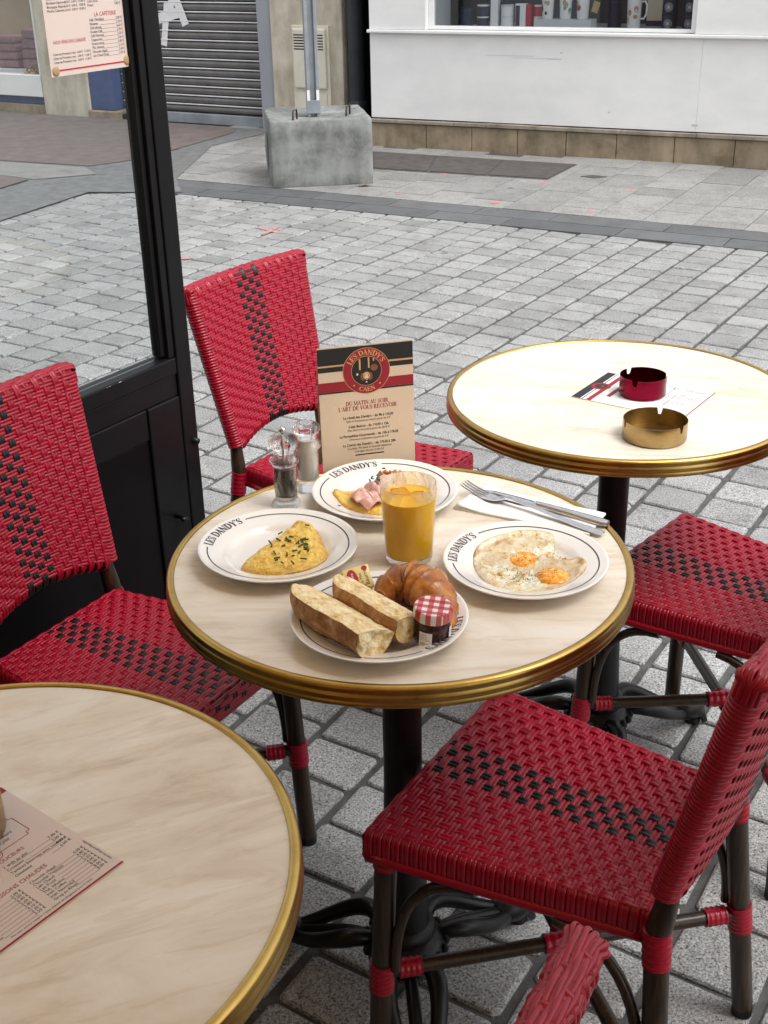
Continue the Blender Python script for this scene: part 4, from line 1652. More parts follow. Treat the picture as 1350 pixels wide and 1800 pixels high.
        v, f = ribbon(path, nr, .0056, TH * 1.2)
        MB().add(v, f).build('woven_cane', 'red_wicker', back, True)

    # ---- legs
    LR = .0152
    legs = {}

    def leg_path(pts, name='leg'):
        m_ = MB()
        P_ = []
        R_ = []
        pts = [Vector(p) for p in pts]
        for k in range(len(pts) - 1):
            n_ = 12
            for q in range(n_ + (1 if k == len(pts) - 2 else 0)):
                P_.append(pts[k].lerp(pts[k + 1], q / n_))
        for k, p in enumerate(P_):
            R_.append(LR - (.0055 * max(0, 1 - k / 9) if len(pts) == 3 else 0))
        m_.tube(P_, R_, 14)
        o = m_.build(name, 'bamboo_paint', ch, True, auto=60)
        return o
    for sy in (-1, 1):
        tp = (SD - .022, sy * (SF - .022), SZ - .02)
        ft = (SD - .012, sy * (SF - .002), .012)
        o = leg_path([tp, ft])
        legs[('F', sy)] = (Vector(tp), Vector(ft))
        MB().tube([Vector(ft) + Vector((0, 0, -.011)), Vector(ft) + Vector((0, 0, .004))], LR * 1.02, 14).build('foot_cap', 'black_iron', o, True, auto=40)
        bt = bp(.10, sy * .93)
        mid = Vector((-.012, sy * (SB + .006), SZ - .02))
        ft = (-.052, sy * (SB + .052), .012)
        o = leg_path([bt, mid, ft])
        legs[('R', sy)] = (mid, Vector(ft))
        MB().tube([Vector(ft) + Vector((0, 0, -.011)), Vector(ft) + Vector((0, 0, .004))], LR * 1.02, 14).build('foot_cap', 'black_iron', o, True, auto=40)

    def binding(p, q_, rad, n_, name='cane_binding'):
        """red cane wound round a pole from p to q"""
        p, q_ = Vector(p), Vector(q_)
        P_, R_ = [], []
        for k in range(n_ * 4 + 1):
            P_.append(p.lerp(q_, k / (n_ * 4)))
            R_.append(rad + .0006 * math.sin(2 * PI * k / 4 + .3))
        MB().tube(P_, R_, 14).build(name, 'red_wicker', ch, True, auto=70)
    lv = {}
    for key, (a_, b_) in legs.items():
        f1 = (a_.z - .225) / (a_.z - b_.z)
        f2 = (a_.z - .178) / (a_.z - b_.z)
        binding(a_.lerp(b_, f1), a_.lerp(b_, f2), LR + .0022, 6)
        lv[key] = a_.lerp(b_, (a_.z - .20) / (a_.z - b_.z))
        binding(a_.lerp(b_, -.01 if key[0] == 'F' else -.02), a_.lerp(b_, .095), LR + .0020, 5)
    # crossed stretchers meeting in a bound joint
    for sy in (-1, 1):
        a_, b_ = lv[('F', sy)].copy(), lv[('R', -sy)].copy()
        dz = .007 * sy
        a_.z += dz
        b_.z += dz
        MB().tube([a_.lerp(b_, k / 12) for k in range(13)], .0105, 12).build('stretcher', 'bamboo_paint', ch, True, auto=60)
        binding(a_.lerp(b_, .045), a_.lerp(b_, .105), .0135, 4)
        binding(b_.lerp(a_, .045), b_.lerp(a_, .105), .0135, 4)
        binding(a_.lerp(b_, .44), a_.lerp(b_, .57), .0142, 6)
    # curved braces under the seat
    def brace(l0, l1):
        a_, b_ = legs[l0][0], legs[l1][0]
        hd = Vector((b_.x - a_.x, b_.y - a_.y, 0)).normalized()
        low = legs[l0][0].lerp(legs[l0][1], .50) + hd * .020
        hi = Vector((a_.x, a_.y, SZ - .052)) + hd * .125
        pts = bezier(low, (low.x, low.y, low.z + .085), (a_.x + hd.x * .03, a_.y + hd.y * .03, SZ - .055), hi, 12)
        MB().tube(pts, .0075, 10).build('brace', 'bamboo_paint', ch, True, auto=60)
    for sy in (-1, 1):
        brace(('F', sy), ('R', sy))
        brace(('R', sy), ('F', sy))
    return ch


chair = make_chair()
ct = child_table()
chairs = [chair] + [copy_tree(chair, ct) for _ in range(4)]
CH = [((-.210, 2.477), -35.7, 'red and black woven chair behind the standing menu card, its back to the screen post'),
      ((-.545, 1.732), -32.3, 'red and black woven chair at far left in front of the black screen panel'),
      ((.372, 1.172), 147.6, 'red and black woven chair at lower right, pushed under the breakfast table'),
      ((.726, 1.721), 138.6, 'red and black woven chair at right whose seat shows under the ashtray table'),
      ((-.038, .552), 144.5, 'red woven chair of which only a backrest corner shows at the bottom edge')]
for o, (p, a, lb) in zip(chairs, CH):
    o.location = (p[0], p[1], 0)
    o.rotation_euler = (0, 0, R(a))
    tag(o, lb, 'chair', 'woven bistro chairs')

# ================================================================== CROCKERY
PR = .1025
PLATE = [(0, .0035), (.050, .0035), (.060, .0045), (.0655, .0085), (.0690, .0125), (.0745, .0148), (.088, .0182), (.0985, .0212), (.1012, .0222), (.1025, .0216), (.1023, .0200),
         (.0985, .0178), (.086, .0142), (.0735, .0105), (.067, .005), (.062, .0015), (.058, .0), (.054, .0), (.053, .0015), (0, .0015)]
_top = PLATE[:9]


def plate_z(r):
    for (r0, z0), (r1, z1) in zip(_top, _top[1:]):
        if r0 <= r <= r1:
            return z0 + (z1 - z0) * (r - r0) / (r1 - r0)
    return .022


plate_me = None
PZ = TZ + .0004


def plate(x, y, a_mid, label):
    """a_mid: bearing in degrees of the middle of the lettering"""
    global plate_me
    o = empty('plate', (x, y, PZ), 0, label, 'plate', 'white plates on the breakfast table')
    if plate_me is None:
        mb = MB().lathe(PLATE, 72)
        b = mb.build('dish', 'porcelain', o, True, auto=60)
        plate_me = b.data
    else:
        link('dish', plate_me, 'porcelain', o)
    RT = .0905
    size = .0112
    wtot = serif_width("LES DANDY'S", size)
    half = math.degrees(wtot / 2 / RT)

    def fn(px, py, l):
        r = RT - size / 2 + py
        t = R(a_mid + half) - px / RT
        return (r * math.cos(t), r * math.sin(t), plate_z(r) + .00025 + l)
    m = MB()
    serif(m, "LES DANDY'S", size, fn, bold=1.3)
    m.build('lettering', 'navy_print', o)
    m = MB()
    a0, a1 = a_mid - half - 4, a_mid + half + 4 - 360
    nseg = 120
    v, f = [], []
    for i in range(nseg + 1):
        t = R(a0 + (a1 - a0) * i / nseg)
        for rr in (RT - .0008, RT + .0008):
            v.append((rr * math.cos(t), rr * math.sin(t), plate_z(rr) + .0003))
    for i in range(nseg):
        f.append((2 * i, 2 * i + 1, 2 * i + 3, 2 * i + 2))
    m.add(v, f).build('rim_line', 'navy_print', o)
    return o


OM, HM, EG, BR = (-.1365, 1.3855), (.002, 1.547), (.1745, 1.332), (-.008, 1.2035)
plate(*OM, 152, 'white plate with the chive omelette')
plate(*HM, 122, 'white plate with the ham omelette behind the juice glass')
plate(*EG, 155, 'white plate with the two fried eggs')
plate(*BR, -30, 'white plate with bread, croissant and jam')
FZ = PZ + .0038


# ================================================================== FOOD
def smooth_closed(pts, n):
    """closed Catmull-Rom through pts"""
    out = []
    m = len(pts)
    for i in range(n):
        t = i / n * m
        k = int(t)
        u = t - k
        p = [pts[(k + d - 1) % m] for d in range(4)]
        q = []
        for c in range(2):
            a, b, cc, d = p[0][c], p[1][c], p[2][c], p[3][c]
            q.append(.5 * ((2 * b) + (-a + cc) * u + (2 * a - 5 * b + 4 * cc - d) * u * u + (-a + 3 * b - 3 * cc + d) * u ** 3))
        out.append(tuple(q))
    return out


def pad(outline, height, profile, rough, freq, zfun=None, n=96, rings=26, centre=None, seed=0.0):
    """lumpy pad over an outline: profile(rho) gives relative height"""
    ol = smooth_closed(outline, n)
    cx = centre[0] if centre else sum(p[0] for p in ol) / n
    cy = centre[1] if centre else sum(p[1] for p in ol) / n
    v, f, ed = [], [], []
    for k in range(rings + 1):
        rho = k / rings
        ed += [rho] * n
        for i in range(n):
            x = cx + (ol[i][0] - cx) * rho
            y = cy + (ol[i][1] - cy) * rho
            h = height * profile(rho)
            d = rough * (nz(x * freq + seed, y * freq, seed) + .5 * nz(x * freq * 2.3, y * freq * 2.3 + seed, 4.2) + .3 * nz(x * freq * 5, y * freq * 5, seed + 9))
            z0 = zfun(x, y) if zfun else 0
            edge = 1 + .02 * nz(x * 160, y * 160, 2.2) * rho
            v.append((cx + (x - cx) * edge, cy + (y - cy) * edge, z0 + h + d * (1 if rho < .97 else .25)))
    for k in range(rings):
        for i in range(n):
            j = (i + 1) % n
            f.append((k * n + i, (k + 1) * n + i, (k + 1) * n + j, k * n + j))
    base = len(v)
    for i in range(n):
        x, y = ol[i]
        x, y = cx + (x - cx) * .985, cy + (y - cy) * .985
        v.append((x, y, (zfun(x, y) if zfun else 0) + .0002))
    for i in range(n):
        j = (i + 1) % n
        f.append((rings * n + i, base + i, base + j, rings * n + j))
    f.append(tuple(base + i for i in range(n))[::-1])
    mb = MB().add(v, f)
    mb.attr = ed + [1.0] * n
    return mb


def on_plate(x, y):
    return max(0, plate_z(min(.1, math.hypot(x, y))) - .0035)


om = empty('omelette', (OM[0], OM[1], FZ), 0, 'folded yellow omelette sprinkled with chopped chives', 'omelette')
out = [(-.0475, -.0380), (-.034, -.010), (-.0105, .030), (.008, .062), (.022, .070), (.040, .058), (.0535, .024), (.0600, -.018), (.0520, -.048), (.0310, -.066), (.0055, -.070), (-.0265, -.060), (-.044, -.050)]
out = [(x * .98 + .002, y * .96 + .002) for x, y in out]
omp = lambda r: (1 - r ** 5) ** .5 * (.90 + .10 * (1 - r))
pad(out, .0165, omp, .0024, 75, on_plate, n=170, rings=54, seed=1.3).build('egg_fold', 'omelette', om, True)
pad([(x * .985 + .004, y * .985 - .003) for x, y in out], .006, lambda r: (1 - r ** 8) ** .5, .0009, 70, on_plate, seed=6.1).build('lower_fold', 'omelette', om, True)
cr_ = random.Random(5)
for k in range(46):
    t = cr_.gauss(0, 1)
    x, y = .018 + cr_.gauss(0, .016), -.010 + cr_.gauss(0, .030)
    if not (-.02 < x < .047 and -.056 < y < .05):
        continue
    a_ = cr_.uniform(0, PI)
    L = cr_.uniform(.0018, .0042)
    c, s = math.cos(a_), math.sin(a_)
    z0 = on_plate(x, y) + .0172 + .0015 * nz(x * 60 + 1.3, y * 60, 1.3)
    MB().tube([(x - c * L, y - s * L, z0), (x + c * L, y + s * L, z0 + .0008)], .0011, 6).build('chive', 'chive', om)

ho = empty('ham_omelette', (HM[0], HM[1], FZ), 0, 'yellow omelette on the rear plate half hidden by the juice glass', 'omelette')
pad([(-.074, .002), (-.058, .016), (-.034, .010), (.004, .020), (.044, .012), (.062, -.008), (.045, -.042), (.005, -.058), (-.030, -.054), (-.057, -.030)], .012, omp, .0022, 55, on_plate, seed=3.7).build('egg_fold', 'omelette', ho, True)
hm = empty('ham_slices', (HM[0], HM[1], FZ), 0, 'crumpled pink ham slices lying on the rear omelette', 'ham')


def drape(cx, cy, z0, w, l, ang, seed, amp):
    v, f = [], []
    nu, nv = 20, 26
    ca, sa = math.cos(ang), math.sin(ang)
    for i in range(nu + 1):
        for j in range(nv + 1):
            u, q = i / nu - .5, j / nv - .5
            sh = 1 - .35 * abs(q * 2) ** 3
            x, y = u * w * sh, q * l
            fold = math.sin(q * 13 + seed + u * 3) * amp * (1.15 - abs(u)) + nz(u * 4 + seed, q * 5, seed) * amp * .8
            X, Y = cx + x * ca - y * sa, cy + x * sa + y * ca
            v.append((X, Y, z0 + fold + .004 - .014 * (u * u + q * q)))
    for i in range(nu):
        for j in range(nv):
            a = i * (nv + 1) + j
            f.append((a, a + 1, a + nv + 2, a + nv + 1))
    return MB().add(v, f)


for k, (cx, cy, z0, w, l, ang, sd_, am) in enumerate(((-.026, -.030, .0165, .034, .050, .5, .4, .0042), (-.014, -.008, .020, .030, .046, -.5, 2.2, .0046), (.006, .010, .0195, .032, .044, .9, 4.0, .0042), (.016, -.022, .0175, .030, .042, -.9, 5.5, .0036))):
    o = drape(cx, cy, z0, w, l, ang, sd_, am).build('ham_slice', 'ham', hm, True)
    md = o.modifiers.new('thickness', 'SOLIDIFY')
    md.thickness = .0014
for k in range(16):
    x, y = -.004 + cr_.gauss(0, .018), .002 + cr_.gauss(0, .02)
    a_ = cr_.uniform(0, PI)
    L = cr_.uniform(.0015, .0035)
    MB().tube([(x - math.cos(a_) * L, y - math.sin(a_) * L, .0275), (x + math.cos(a_) * L, y + math.sin(a_) * L, .028)], .0012, 6).build('chive', 'chive', hm)
MB().tube([(-.066, -.040, .0105), (-.062, -.042, .011)], .0015, 6).build('chive', 'chive', hm)
bb = MB()
for k in range(5):
    x, y = -.006 + .007 * k, .030 + .003 * (k % 2)
    bb.tube([(x - .005, y, .022 + .003 * (k % 2)), (x, y + .002, .027), (x + .006, y, .023)], [.002, .004, .002], 7)
bb.build('mushroom_bits', 'croissant_crust', hm, True)

eg = empty('fried_eggs', (EG[0], EG[1], FZ), 0, 'two fried eggs with orange yolks and ground pepper', 'fried eggs')
eout = [(-.0600, .018), (-.0490, .050), (-.0225, .070), (.0075, .078), (.0350, .072), (.0420, .058), (.0390, .026), (.0545, .018), (.0700, .002), (.0650, -.026), (.0345, -.054), (-.0035, -.060), (-.0340, -.047), (-.0545, -.020)]


def egz(x, y):
    return on_plate(x, y)


pad([(x * 1.06, y * 1.05) for x, y in eout], .0058, lambda r: (1 - r ** 9) ** .5 * (1.0), .0026, 85, egz, n=128, rings=34, seed=2.6).build('egg_white', 'egg_white', eg, True)
yk = [(.0003, .014), (.0312, -.0290)]
for (yx, yy), rr in zip(yk, (.0210, .0205)):
    h = .0066
    prof = [(rr * math.sin(PI / 2 * k / 10), h * math.cos(PI / 2 * k / 10) ** .8) for k in range(11)]
    o = MB().lathe(prof, 40, (yx, yy, egz(yx, yy) + .0050)).build('yolk', 'yolk', eg, True)
pm = MB()
for k in range(900):
    if k % 2:
        x, y = cr_.gauss(-.002, .018), cr_.gauss(-.016, .020)
    else:
        x, y = cr_.uniform(-.05, .062), cr_.uniform(-.055, .065)
    z = egz(x, y) + .0062
    for (yx, yy) in yk:
        d2 = ((x - yx) ** 2 + (y - yy) ** 2) / .0205 ** 2
        if d2 < 1:
            z = max(z, egz(yx, yy) + .0050 + .0066 * (1 - d2) ** .45)
    if (x / .062) ** 2 + ((y - .008) / .068) ** 2 > .8:
        continue
    s = cr_.uniform(.00025, .0007)
    pm.add([(x - s, y - s, z), (x + s, y - s, z), (x, y + s, z), (x, y, z + s * 1.5)], [(0, 2, 1), (0, 1, 3), (1, 2, 3), (2, 0, 3)])
tag(pm.build('ground_pepper', 'pepper', eg), kind='stuff')

# ---- bread: half baguettes
def half_baguette(name, p, q, w, h, tilt, label, seed):
    """cut surface up; p -> q axis on the plate, q end is the torn end"""
    p, q = Vector((*p, 0)), Vector((*q, 0))
    L = (q - p).length
    ang = math.atan2(q.y - p.y, q.x - p.x)
    o = empty(name, (p.x, p.y, PZ + .0125), ang, label, 'bread')
    o.rotation_euler = (R(tilt), 0, ang)
    nx, na = 44, 18
    v, f = [], []
    def sec(u):
        e = 1 - max(0, (.22 - u) / .22) ** 2.2 * .62            # rounded far end
        return e * (1 - .05 * math.sin(u * 9 + seed))
    for i in range(nx + 1):
        u = i / nx
        s = sec(u)
        for k in range(na + 1):
            a = PI + PI * k / na
            yy = math.cos(a) * w / 2 * s
            zz = math.copysign(abs(math.sin(a)) ** .8, math.sin(a)) * h * s + h
            d = .0012 * nz(u * 9 + seed, yy * 90, zz * 90) + .0005 * nz(u * 60, yy * 300, seed)
            v.append((u * L, yy * (1 + d * 20), zz + d + (.006 * (1 - s))))
    m = na + 1
    for i in range(nx):
        for k in range(na):
            f.append((i * m + k, (i + 1) * m + k, (i + 1) * m + k + 1, i * m + k + 1))
    MB().add(v, f).build('crust', 'crust', o, True)
    # crumb: cut face and torn end, one surface
    v2, f2 = [], []
    nk = 16
    for i in range(nx + 1):
        u = i / nx
        s = sec(u)
        for k in range(nk + 1):
            r = -1 + 2 * k / nk
            yy = r * w / 2 * s * .995
            hole = max(0, nz(u * L * 80 + seed * 3, yy * 95, seed) - .18) * .02
            dome = .0035 * (1 - r * r) * s
            lip = -.0008 if abs(r) > .95 else 0
            v2.append((u * L, yy, h + (.006 * (1 - s)) + dome + lip - hole * (1 - r * r) + .0009 * nz(u * 55 + seed, yy * 500, 1)))
    m = nk + 1
    for i in range(nx):
        for k in range(nk):
            f2.append((i * m + k, i * m + k + 1, (i + 1) * m + k + 1, (i + 1) * m + k))
    ne = 9
    b0 = len(v2)
    s = sec(1)
    for e in range(ne + 1):
        t = e / ne
        for k in range(nk + 1):
            r = -1 + 2 * k / nk
            yy = r * w / 2 * s * .995
            zt = h + .0035 * (1 - r * r) * s
            zb = h - math.sqrt(max(0, 1 - r * r)) ** .8 * h * s
            zz = zt + (zb - zt) * t
            hole = max(0, nz(yy * 95 + seed, zz * 95, seed + 2) - .02) * .03
            v2.append((L + .0012 * nz(yy * 200, zz * 200, seed) - hole * math.sin(PI * t) + .0015 * math.sin(PI * t), yy, zz))
    for e in range(ne):
        for k in range(nk):
            f2.append((b0 + e * m + k, b0 + e * m + k + 1, b0 + (e + 1) * m + k + 1, b0 + (e + 1) * m + k))
    MB().add(v2, f2).build('crumb', 'crumb', o, True)
    return o


half_baguette('baguette_half', (-.110, 1.226), (-.019, 1.122), .054, .031, -20, 'front piece of split baguette, crumb side up, nearest the table edge', .7)
half_baguette('baguette_half', (-.062, 1.250), (.020, 1.152), .042, .029, -18, 'rear piece of split baguette, lying between the front piece and the croissant', 3.9)

# ---- croissant
crs = empty('croissant', (0, 0, 0), 0, 'glazed brown croissant on the bread plate behind the jam jar', 'croissant')
cpath = [(-.006, 1.240), (.003, 1.252), (.018, 1.259), (.036, 1.254), (.051, 1.237), (.060, 1.213), (.066, 1.190), (.068, 1.174)]
crad = [.010, .0185, .0245, .0268, .0260, .0215, .0150, .0085]
NP = 110
v, f = [], []
nn = 40
cum = []
for i in range(NP + 1):
    t = i / NP * (len(cpath) - 1)
    k = min(int(t), len(cpath) - 2)
    u = t - k

    def cat(arr, c=None):
        g = lambda q: (arr[max(0, min(len(arr) - 1, q))] if c is None else arr[max(0, min(len(arr) - 1, q))][c])
        a, b, cc, d = g(k - 1), g(k), g(k + 1), g(k + 2)
        return .5 * (2 * b + (cc - a) * u + (2 * a - 5 * b + 4 * cc - d) * u * u + (3 * b - a - 3 * cc + d) * u ** 3)
    cum.append((cat(cpath, 0), cat(cpath, 1), max(.005, cat(crad))))
for i in range(NP + 1):
    x, y, r = cum[i]
    xa, ya, _ = cum[max(0, i - 1)]
    xb, yb, _ = cum[min(NP, i + 1)]
    tx, ty = xb - xa, yb - ya
    l = math.hypot(tx, ty)
    px, py = -ty / l, tx / l
    s = i / NP
    for k in range(nn):
        a = 2 * PI * k / nn
        # overlapping rolled layers: steps wind outwards from the middle
        lay = abs(s - .46) * 8.6 + .35 * math.sin(a + .6)
        step = 1 - (lay % 1.0)
        rr = r * (1.0 + .20 * (step ** 2.6) - .04) + .0006 * nz(s * 30, a * 2, 1.7)
        zz = math.sin(a) * rr * .88
        v.append((x + px * math.cos(a) * rr, y + py * math.cos(a) * rr, PZ + .010 + r * .80 + max(zz, -r * .80)))
for i in range(NP):
    for k in range(nn):
        l = (k + 1) % nn
        f.append((i * nn + k, i * nn + l, (i + 1) * nn + l, (i + 1) * nn + k))
f.append(tuple(range(nn)))
f.append(tuple(NP * nn + k for k in range(nn))[::-1])
MB().add(v, f).build('rolled_dough', 'croissant_crust', crs, True, fix=True)

# ---- butter portion
bu = empty('butter_portion', (-.0285, 1.262, PZ + .020), R(12), 'small yellow wrapped butter portion standing between bread and croissant', 'butter')
bu.rotation_euler = (R(-42), R(-8), R(16))
MB().bbox((-.0165, 0, 0), (.0165, .009, .029), .0015).build('wrapper', 'butter_wrap', bu, True, auto=40)
fb = lambda x, y, l: (x, -l - .0002, y)
t1, t2 = MB(), MB()
P = []
for i in range(24):
    t = 2 * PI * i / 24
    P.append(fb(-.0065 + .0068 * math.cos(t), .0145 + .0125 * math.sin(t), 1e-5))
t1.add(P, [tuple(range(24))])
text(t2, 'le Mini', .0052, lambda x, y, l: fb(.0050 - y, .0075 + x, 4e-5), 0, 0)
text(t2, 'Beurre', .0075, lambda x, y, l: fb(.0122 - y, .004 + x, 4e-5), 0, 0)
t1.build('red_oval', 'red_print', bu)
t2.build('lettering', 'black_print', bu)
t3 = MB()
text(t3, 'elle & vire', .0056, lambda x, y, l: fb(-.0045 - y, .0040 + x, 8e-5), 0, 0, squeeze=.8)
t3.build('lettering', 'paper_white', bu)
MB().add([fb(.0105 + .0036 * math.cos(2 * PI * i / 20), .0250 + .0030 * math.sin(2 * PI * i / 20), 6e-5) for i in range(20)], [tuple(range(20))]).build('seal', 'red_print', bu)

# ---- jam jar
jar = empty('jam_jar', (.0495, 1.1635, PZ + .0095), R(10), 'small jar of dark red jam with gingham lid on the bread plate', 'jar')
jar.rotation_euler = (R(4), R(3), R(10))


def facet(prof, n=10, sub=4, k=.5):
    v, f = [], []
    N_ = n * sub
    for i in range(N_):
        t = 2 * PI * i / N_
        c = math.cos(PI / n) / math.cos((t % (2 * PI / n)) - PI / n)
        for r, z, fl_ in prof:
            rr = r * (1 + (c - 1) * fl_)
            v.append((rr * math.cos(t), rr * math.sin(t), z))
    m = len(prof)
    for i in range(N_):
        j = (i + 1) % N_
        for q in range(m - 1):
            f.append((i * m + q, j * m + q, j * m + q + 1, i * m + q + 1))
    return MB().add(v, f)


facet([(0, 0, 0), (.017, 0, .5), (.0195, .002, .9), (.0208, .006, 1), (.0215, .024, 1), (.0212, .029, .6), (.0188, .0325, .1), (.0180, .036, 0), (.0166, .036, 0), (.0172, .032, 0), (.0195, .028, .6), (.0198, .007, 1), (.017, .003, .9), (0, .003, 0)]).build('glass_body', 'clear_glass', jar, True, auto=35)
facet([(0, .0028, 0), (.0172, .0028, .9), (.0200, .0069, 1), (.0197, .028, .6), (.0174, .0322, .1), (0, .0325, 0)]).build('jam', 'jam', jar, True, auto=35)
MB().lathe([(.0200, .0335), (.0218, .0335), (.0222, .0350), (.0220, .0440), (.0210, .0462), (.0185, .0468), (.017, .0462), (0, .0462)], 48).build('lid', 'gingham', jar, True, auto=50)
lb = MB()
lt = MB()


def curved(t0, t1, z0, z1, mb_, n=8):
    v, f = [], []
    for i in range(n + 1):
        t = R(t0 + (t1 - t0) * i / n)
        for z in (z0, z1):
            v.append((.0218 * math.cos(t), .0218 * math.sin(t), z))
    for i in range(n):
        f.append((2 * i, 2 * i + 2, 2 * i + 3, 2 * i + 1))
    mb_.add(v, f)


curved(-142, -102, .005, .023, lb)
curved(-42, -12, .008, .0265, lb)
lb.build('paper_label', 'paper_white', jar)
fj = lambda base: (lambda x, y, l: (.0219 * math.cos(R(base) + x / .0219), .0219 * math.sin(R(base) + x / .0219), y))
for i, t in enumerate(['confiture', 'de fraises', '50% fruits', 'sucre, pectine']):
    text(lt, t, .0023, fj(-139), 0, .0195 - i * .0024)
text(lt, '30g e', .005, fj(-138), 0, .0068)
text(lt, 'Fraise', .0036, fj(-39), 0, .018, italic=True)
lt.build('lettering', 'black_print', jar)

# ---- orange juice glass
gl = empty('juice_glass', (.031, 1.378, TZ + .0004), 0, 'tumbler of orange juice in the middle of the breakfast table', 'glass')
GH = .106
MB().lathe([(0, .0), (.027, .0), (.0298, .002), (.0302, .006), (.0330, .055), (.0362, GH - .001), (.0356, GH), (.0350, GH - .001), (.0318, .055), (.0290, .012), (.0262, .0085), (0, .0085)], 64).build('tumbler', 'clear_glass', gl, True, auto=50)
JL = .088
MB().lathe([(0, .0084), (.0263, .0084), (.02915, .0118), (.03195, .055), (.0341, JL), (.0330, JL - .0004), (0, JL - .0004)], 64).build('juice', 'juice', gl, True, auto=50)
for k, (x, y, a, b) in enumerate(((-.010, .008, 25, 8), (.010, -.006, 70, -10))):
    o = MB().bbox((-.0115, -.0085, -.012), (.0115, .0085, .0045), .003).build('ice_cube', 'ice', gl, True, auto=50)
    o.location = (x, y, JL)
    o.rotation_euler = (R(b), R(b * .7), R(a))


# ---- mills
def mill(loc, label, fill, fillmat, knob, holes):
    o = empty('pepper_mill' if knob else 'salt_shaker', (*loc, TZ + .0004), 0, label, 'pepper mill' if knob else 'salt shaker', 'clear mills')
    body = [(0, 0), (.0200, 0), (.0208, .002), (.0205, .005), (.0180, .008), (.0160, .012), (.0158, .016), (.0160, .060), (.0170, .063), (.0205, .066), (.0212, .069), (.0200, .072), (.0165, .0745), (.0150, .078), (.0150, .080),
            (.0138, .080), (.0138, .074), (.0136, .060), (.0136, .019), (.012, .017), (0, .017)]
    MB().lathe(body, 40).build('body', 'acrylic', o, True, auto=45)
    MB().lathe([(0, .0175), (.0134, .0175), (.0134, fill), (0, fill + .001)], 28).build('filling', fillmat, o, True, auto=40)
    head = [(0, .0805), (.0140, .0805), (.0152, .083), (.0150, .085), (.0172, .087), (.0202, .092), (.0204, .097), (.0180, .1025), (.0120, .106), (.006, .107), (0, .107)]
    if not knob:
        head = [(0, .0805), (.0140, .0805), (.0152, .083), (.0150, .086), (.0178, .088), (.0200, .092), (.0200, .0955), (.0172, .0995), (.0110, .1015), (0, .1015)]
    MB().lathe(head, 40).build('head', 'acrylic', o, True, auto=45)
    if knob:
        MB().lathe([(0, .1072), (.0018, .1074), (.0024, .1085), (.0046, .1105), (.0050, .1130), (.0038, .1162), (0, .1175)], 20).build('knob', 'steel', o, True)
        MB().lathe([(0, .006), (.0115, .006), (.0115, .0155), (0, .0155)], 24).build('grinder', 'steel', o, True, auto=40)
        MB().lathe([(0, .062), (.0022, .062), (.0022, .1035), (0, .1035)], 12).build('spindle', 'steel', o, True, auto=40)
    else:
        MB().lathe([(0, .1018), (.0085, .1018), (.0085, .1026), (0, .1028)], 28).build('sprinkle_cap', 'steel', o, True, auto=40)
        m = MB()
        for k in range(7):
            t = 2 * PI * k / 6
            r = .0045 if k < 6 else 0
            m.lathe([(0, .10295), (.0009, .10295)], 8, (r * math.cos(t), r * math.sin(t), 0))
        m.build('holes', 'black_print', o)
    return o


mill((-.1365, 1.545), 'clear pepper mill with dark peppercorns and metal knob', .058, 'pepper', True, False)
mill((-.108, 1.598), 'clear salt shaker filled with white salt behind the pepper mill', .078, 'salt', False, True)

# ---- napkin, fork, knife
nap = empty('paper_napkin', (0, 0, TZ + .0004), 0, 'folded white paper napkin under the cutlery', 'napkin')
c4 = [Vector((.096, 1.519, 0)), Vector((.146, 1.588, 0)), Vector((.303, 1.490, 0)), Vector((.270, 1.427, 0))]


def nap_layer(z, ins, curl, seed):
    v, f = [], []
    nu, nv = 22, 10
    for i in range(nu + 1):
        for j in range(nv + 1):
            u, q = i / nu, j / nv
            u2 = ins + u * (1 - 1.0 * ins)
            p = c4[0].lerp(c4[3], u2).lerp(c4[1].lerp(c4[2], u2), q * (1 - ins * .6))
            lift = curl * max(0, .22 - u) ** 2 * 20 + .0008 * nz(u * 5 + seed, q * 4, seed)
            v.append((p.x, p.y, z + max(-.0003, lift)))
    for i in range(nu):
        for j in range(nv):
            a = i * (nv + 1) + j
            f.append((a, a + nv + 1, a + nv + 2, a + 1))
    o = MB().add(v, f).build('napkin_layer', 'napkin', nap, True)
    md = o.modifiers.new('thickness', 'SOLIDIFY')
    md.thickness = .0009


nap_layer(.0012, 0, .002, 1.0)
nap_layer(.0032, .02, .006, 4.0)
CZ = TZ + .0052


def place_line(p, q):
    d = Vector((q[0] - p[0], q[1] - p[1], 0))
    return d.length, math.atan2(d.y, d.x)


# fork: from tine tips to handle end
L, ang = place_line((.114, 1.571), (.288, 1.424))
fk = empty('fork', (.114, 1.571, CZ), ang, 'steel fork lying on the napkin, nearer the egg plate', 'fork')


def strip(pts, name, parent, th=.0016):
    """pts: list of (x, halfwidth, z)"""
    v, f = [], []
    ns = 6
    for x, w, z in pts:
        for k in range(ns + 1):
            r = -1 + 2 * k / ns
            v.append((x, r * w, z + th * .5 * math.sqrt(max(0, 1 - r * r)) + th * .3))
        for k in range(ns, -1, -1):
            r = -1 + 2 * k / ns
            v.append((x, r * w, z - th * .3))
    m = 2 * (ns + 1)
    for i in range(len(pts) - 1):
        for k in range(m):
            l = (k + 1) % m
            f.append((i * m + k, (i + 1) * m + k, (i + 1) * m + l, i * m + l))
    f.append(tuple(range(m)))
    f.append(tuple((len(pts) - 1) * m + k for k in range(m))[::-1])
    return MB().add(v, f).build(name, 'steel', parent, True, fix=True, auto=50)


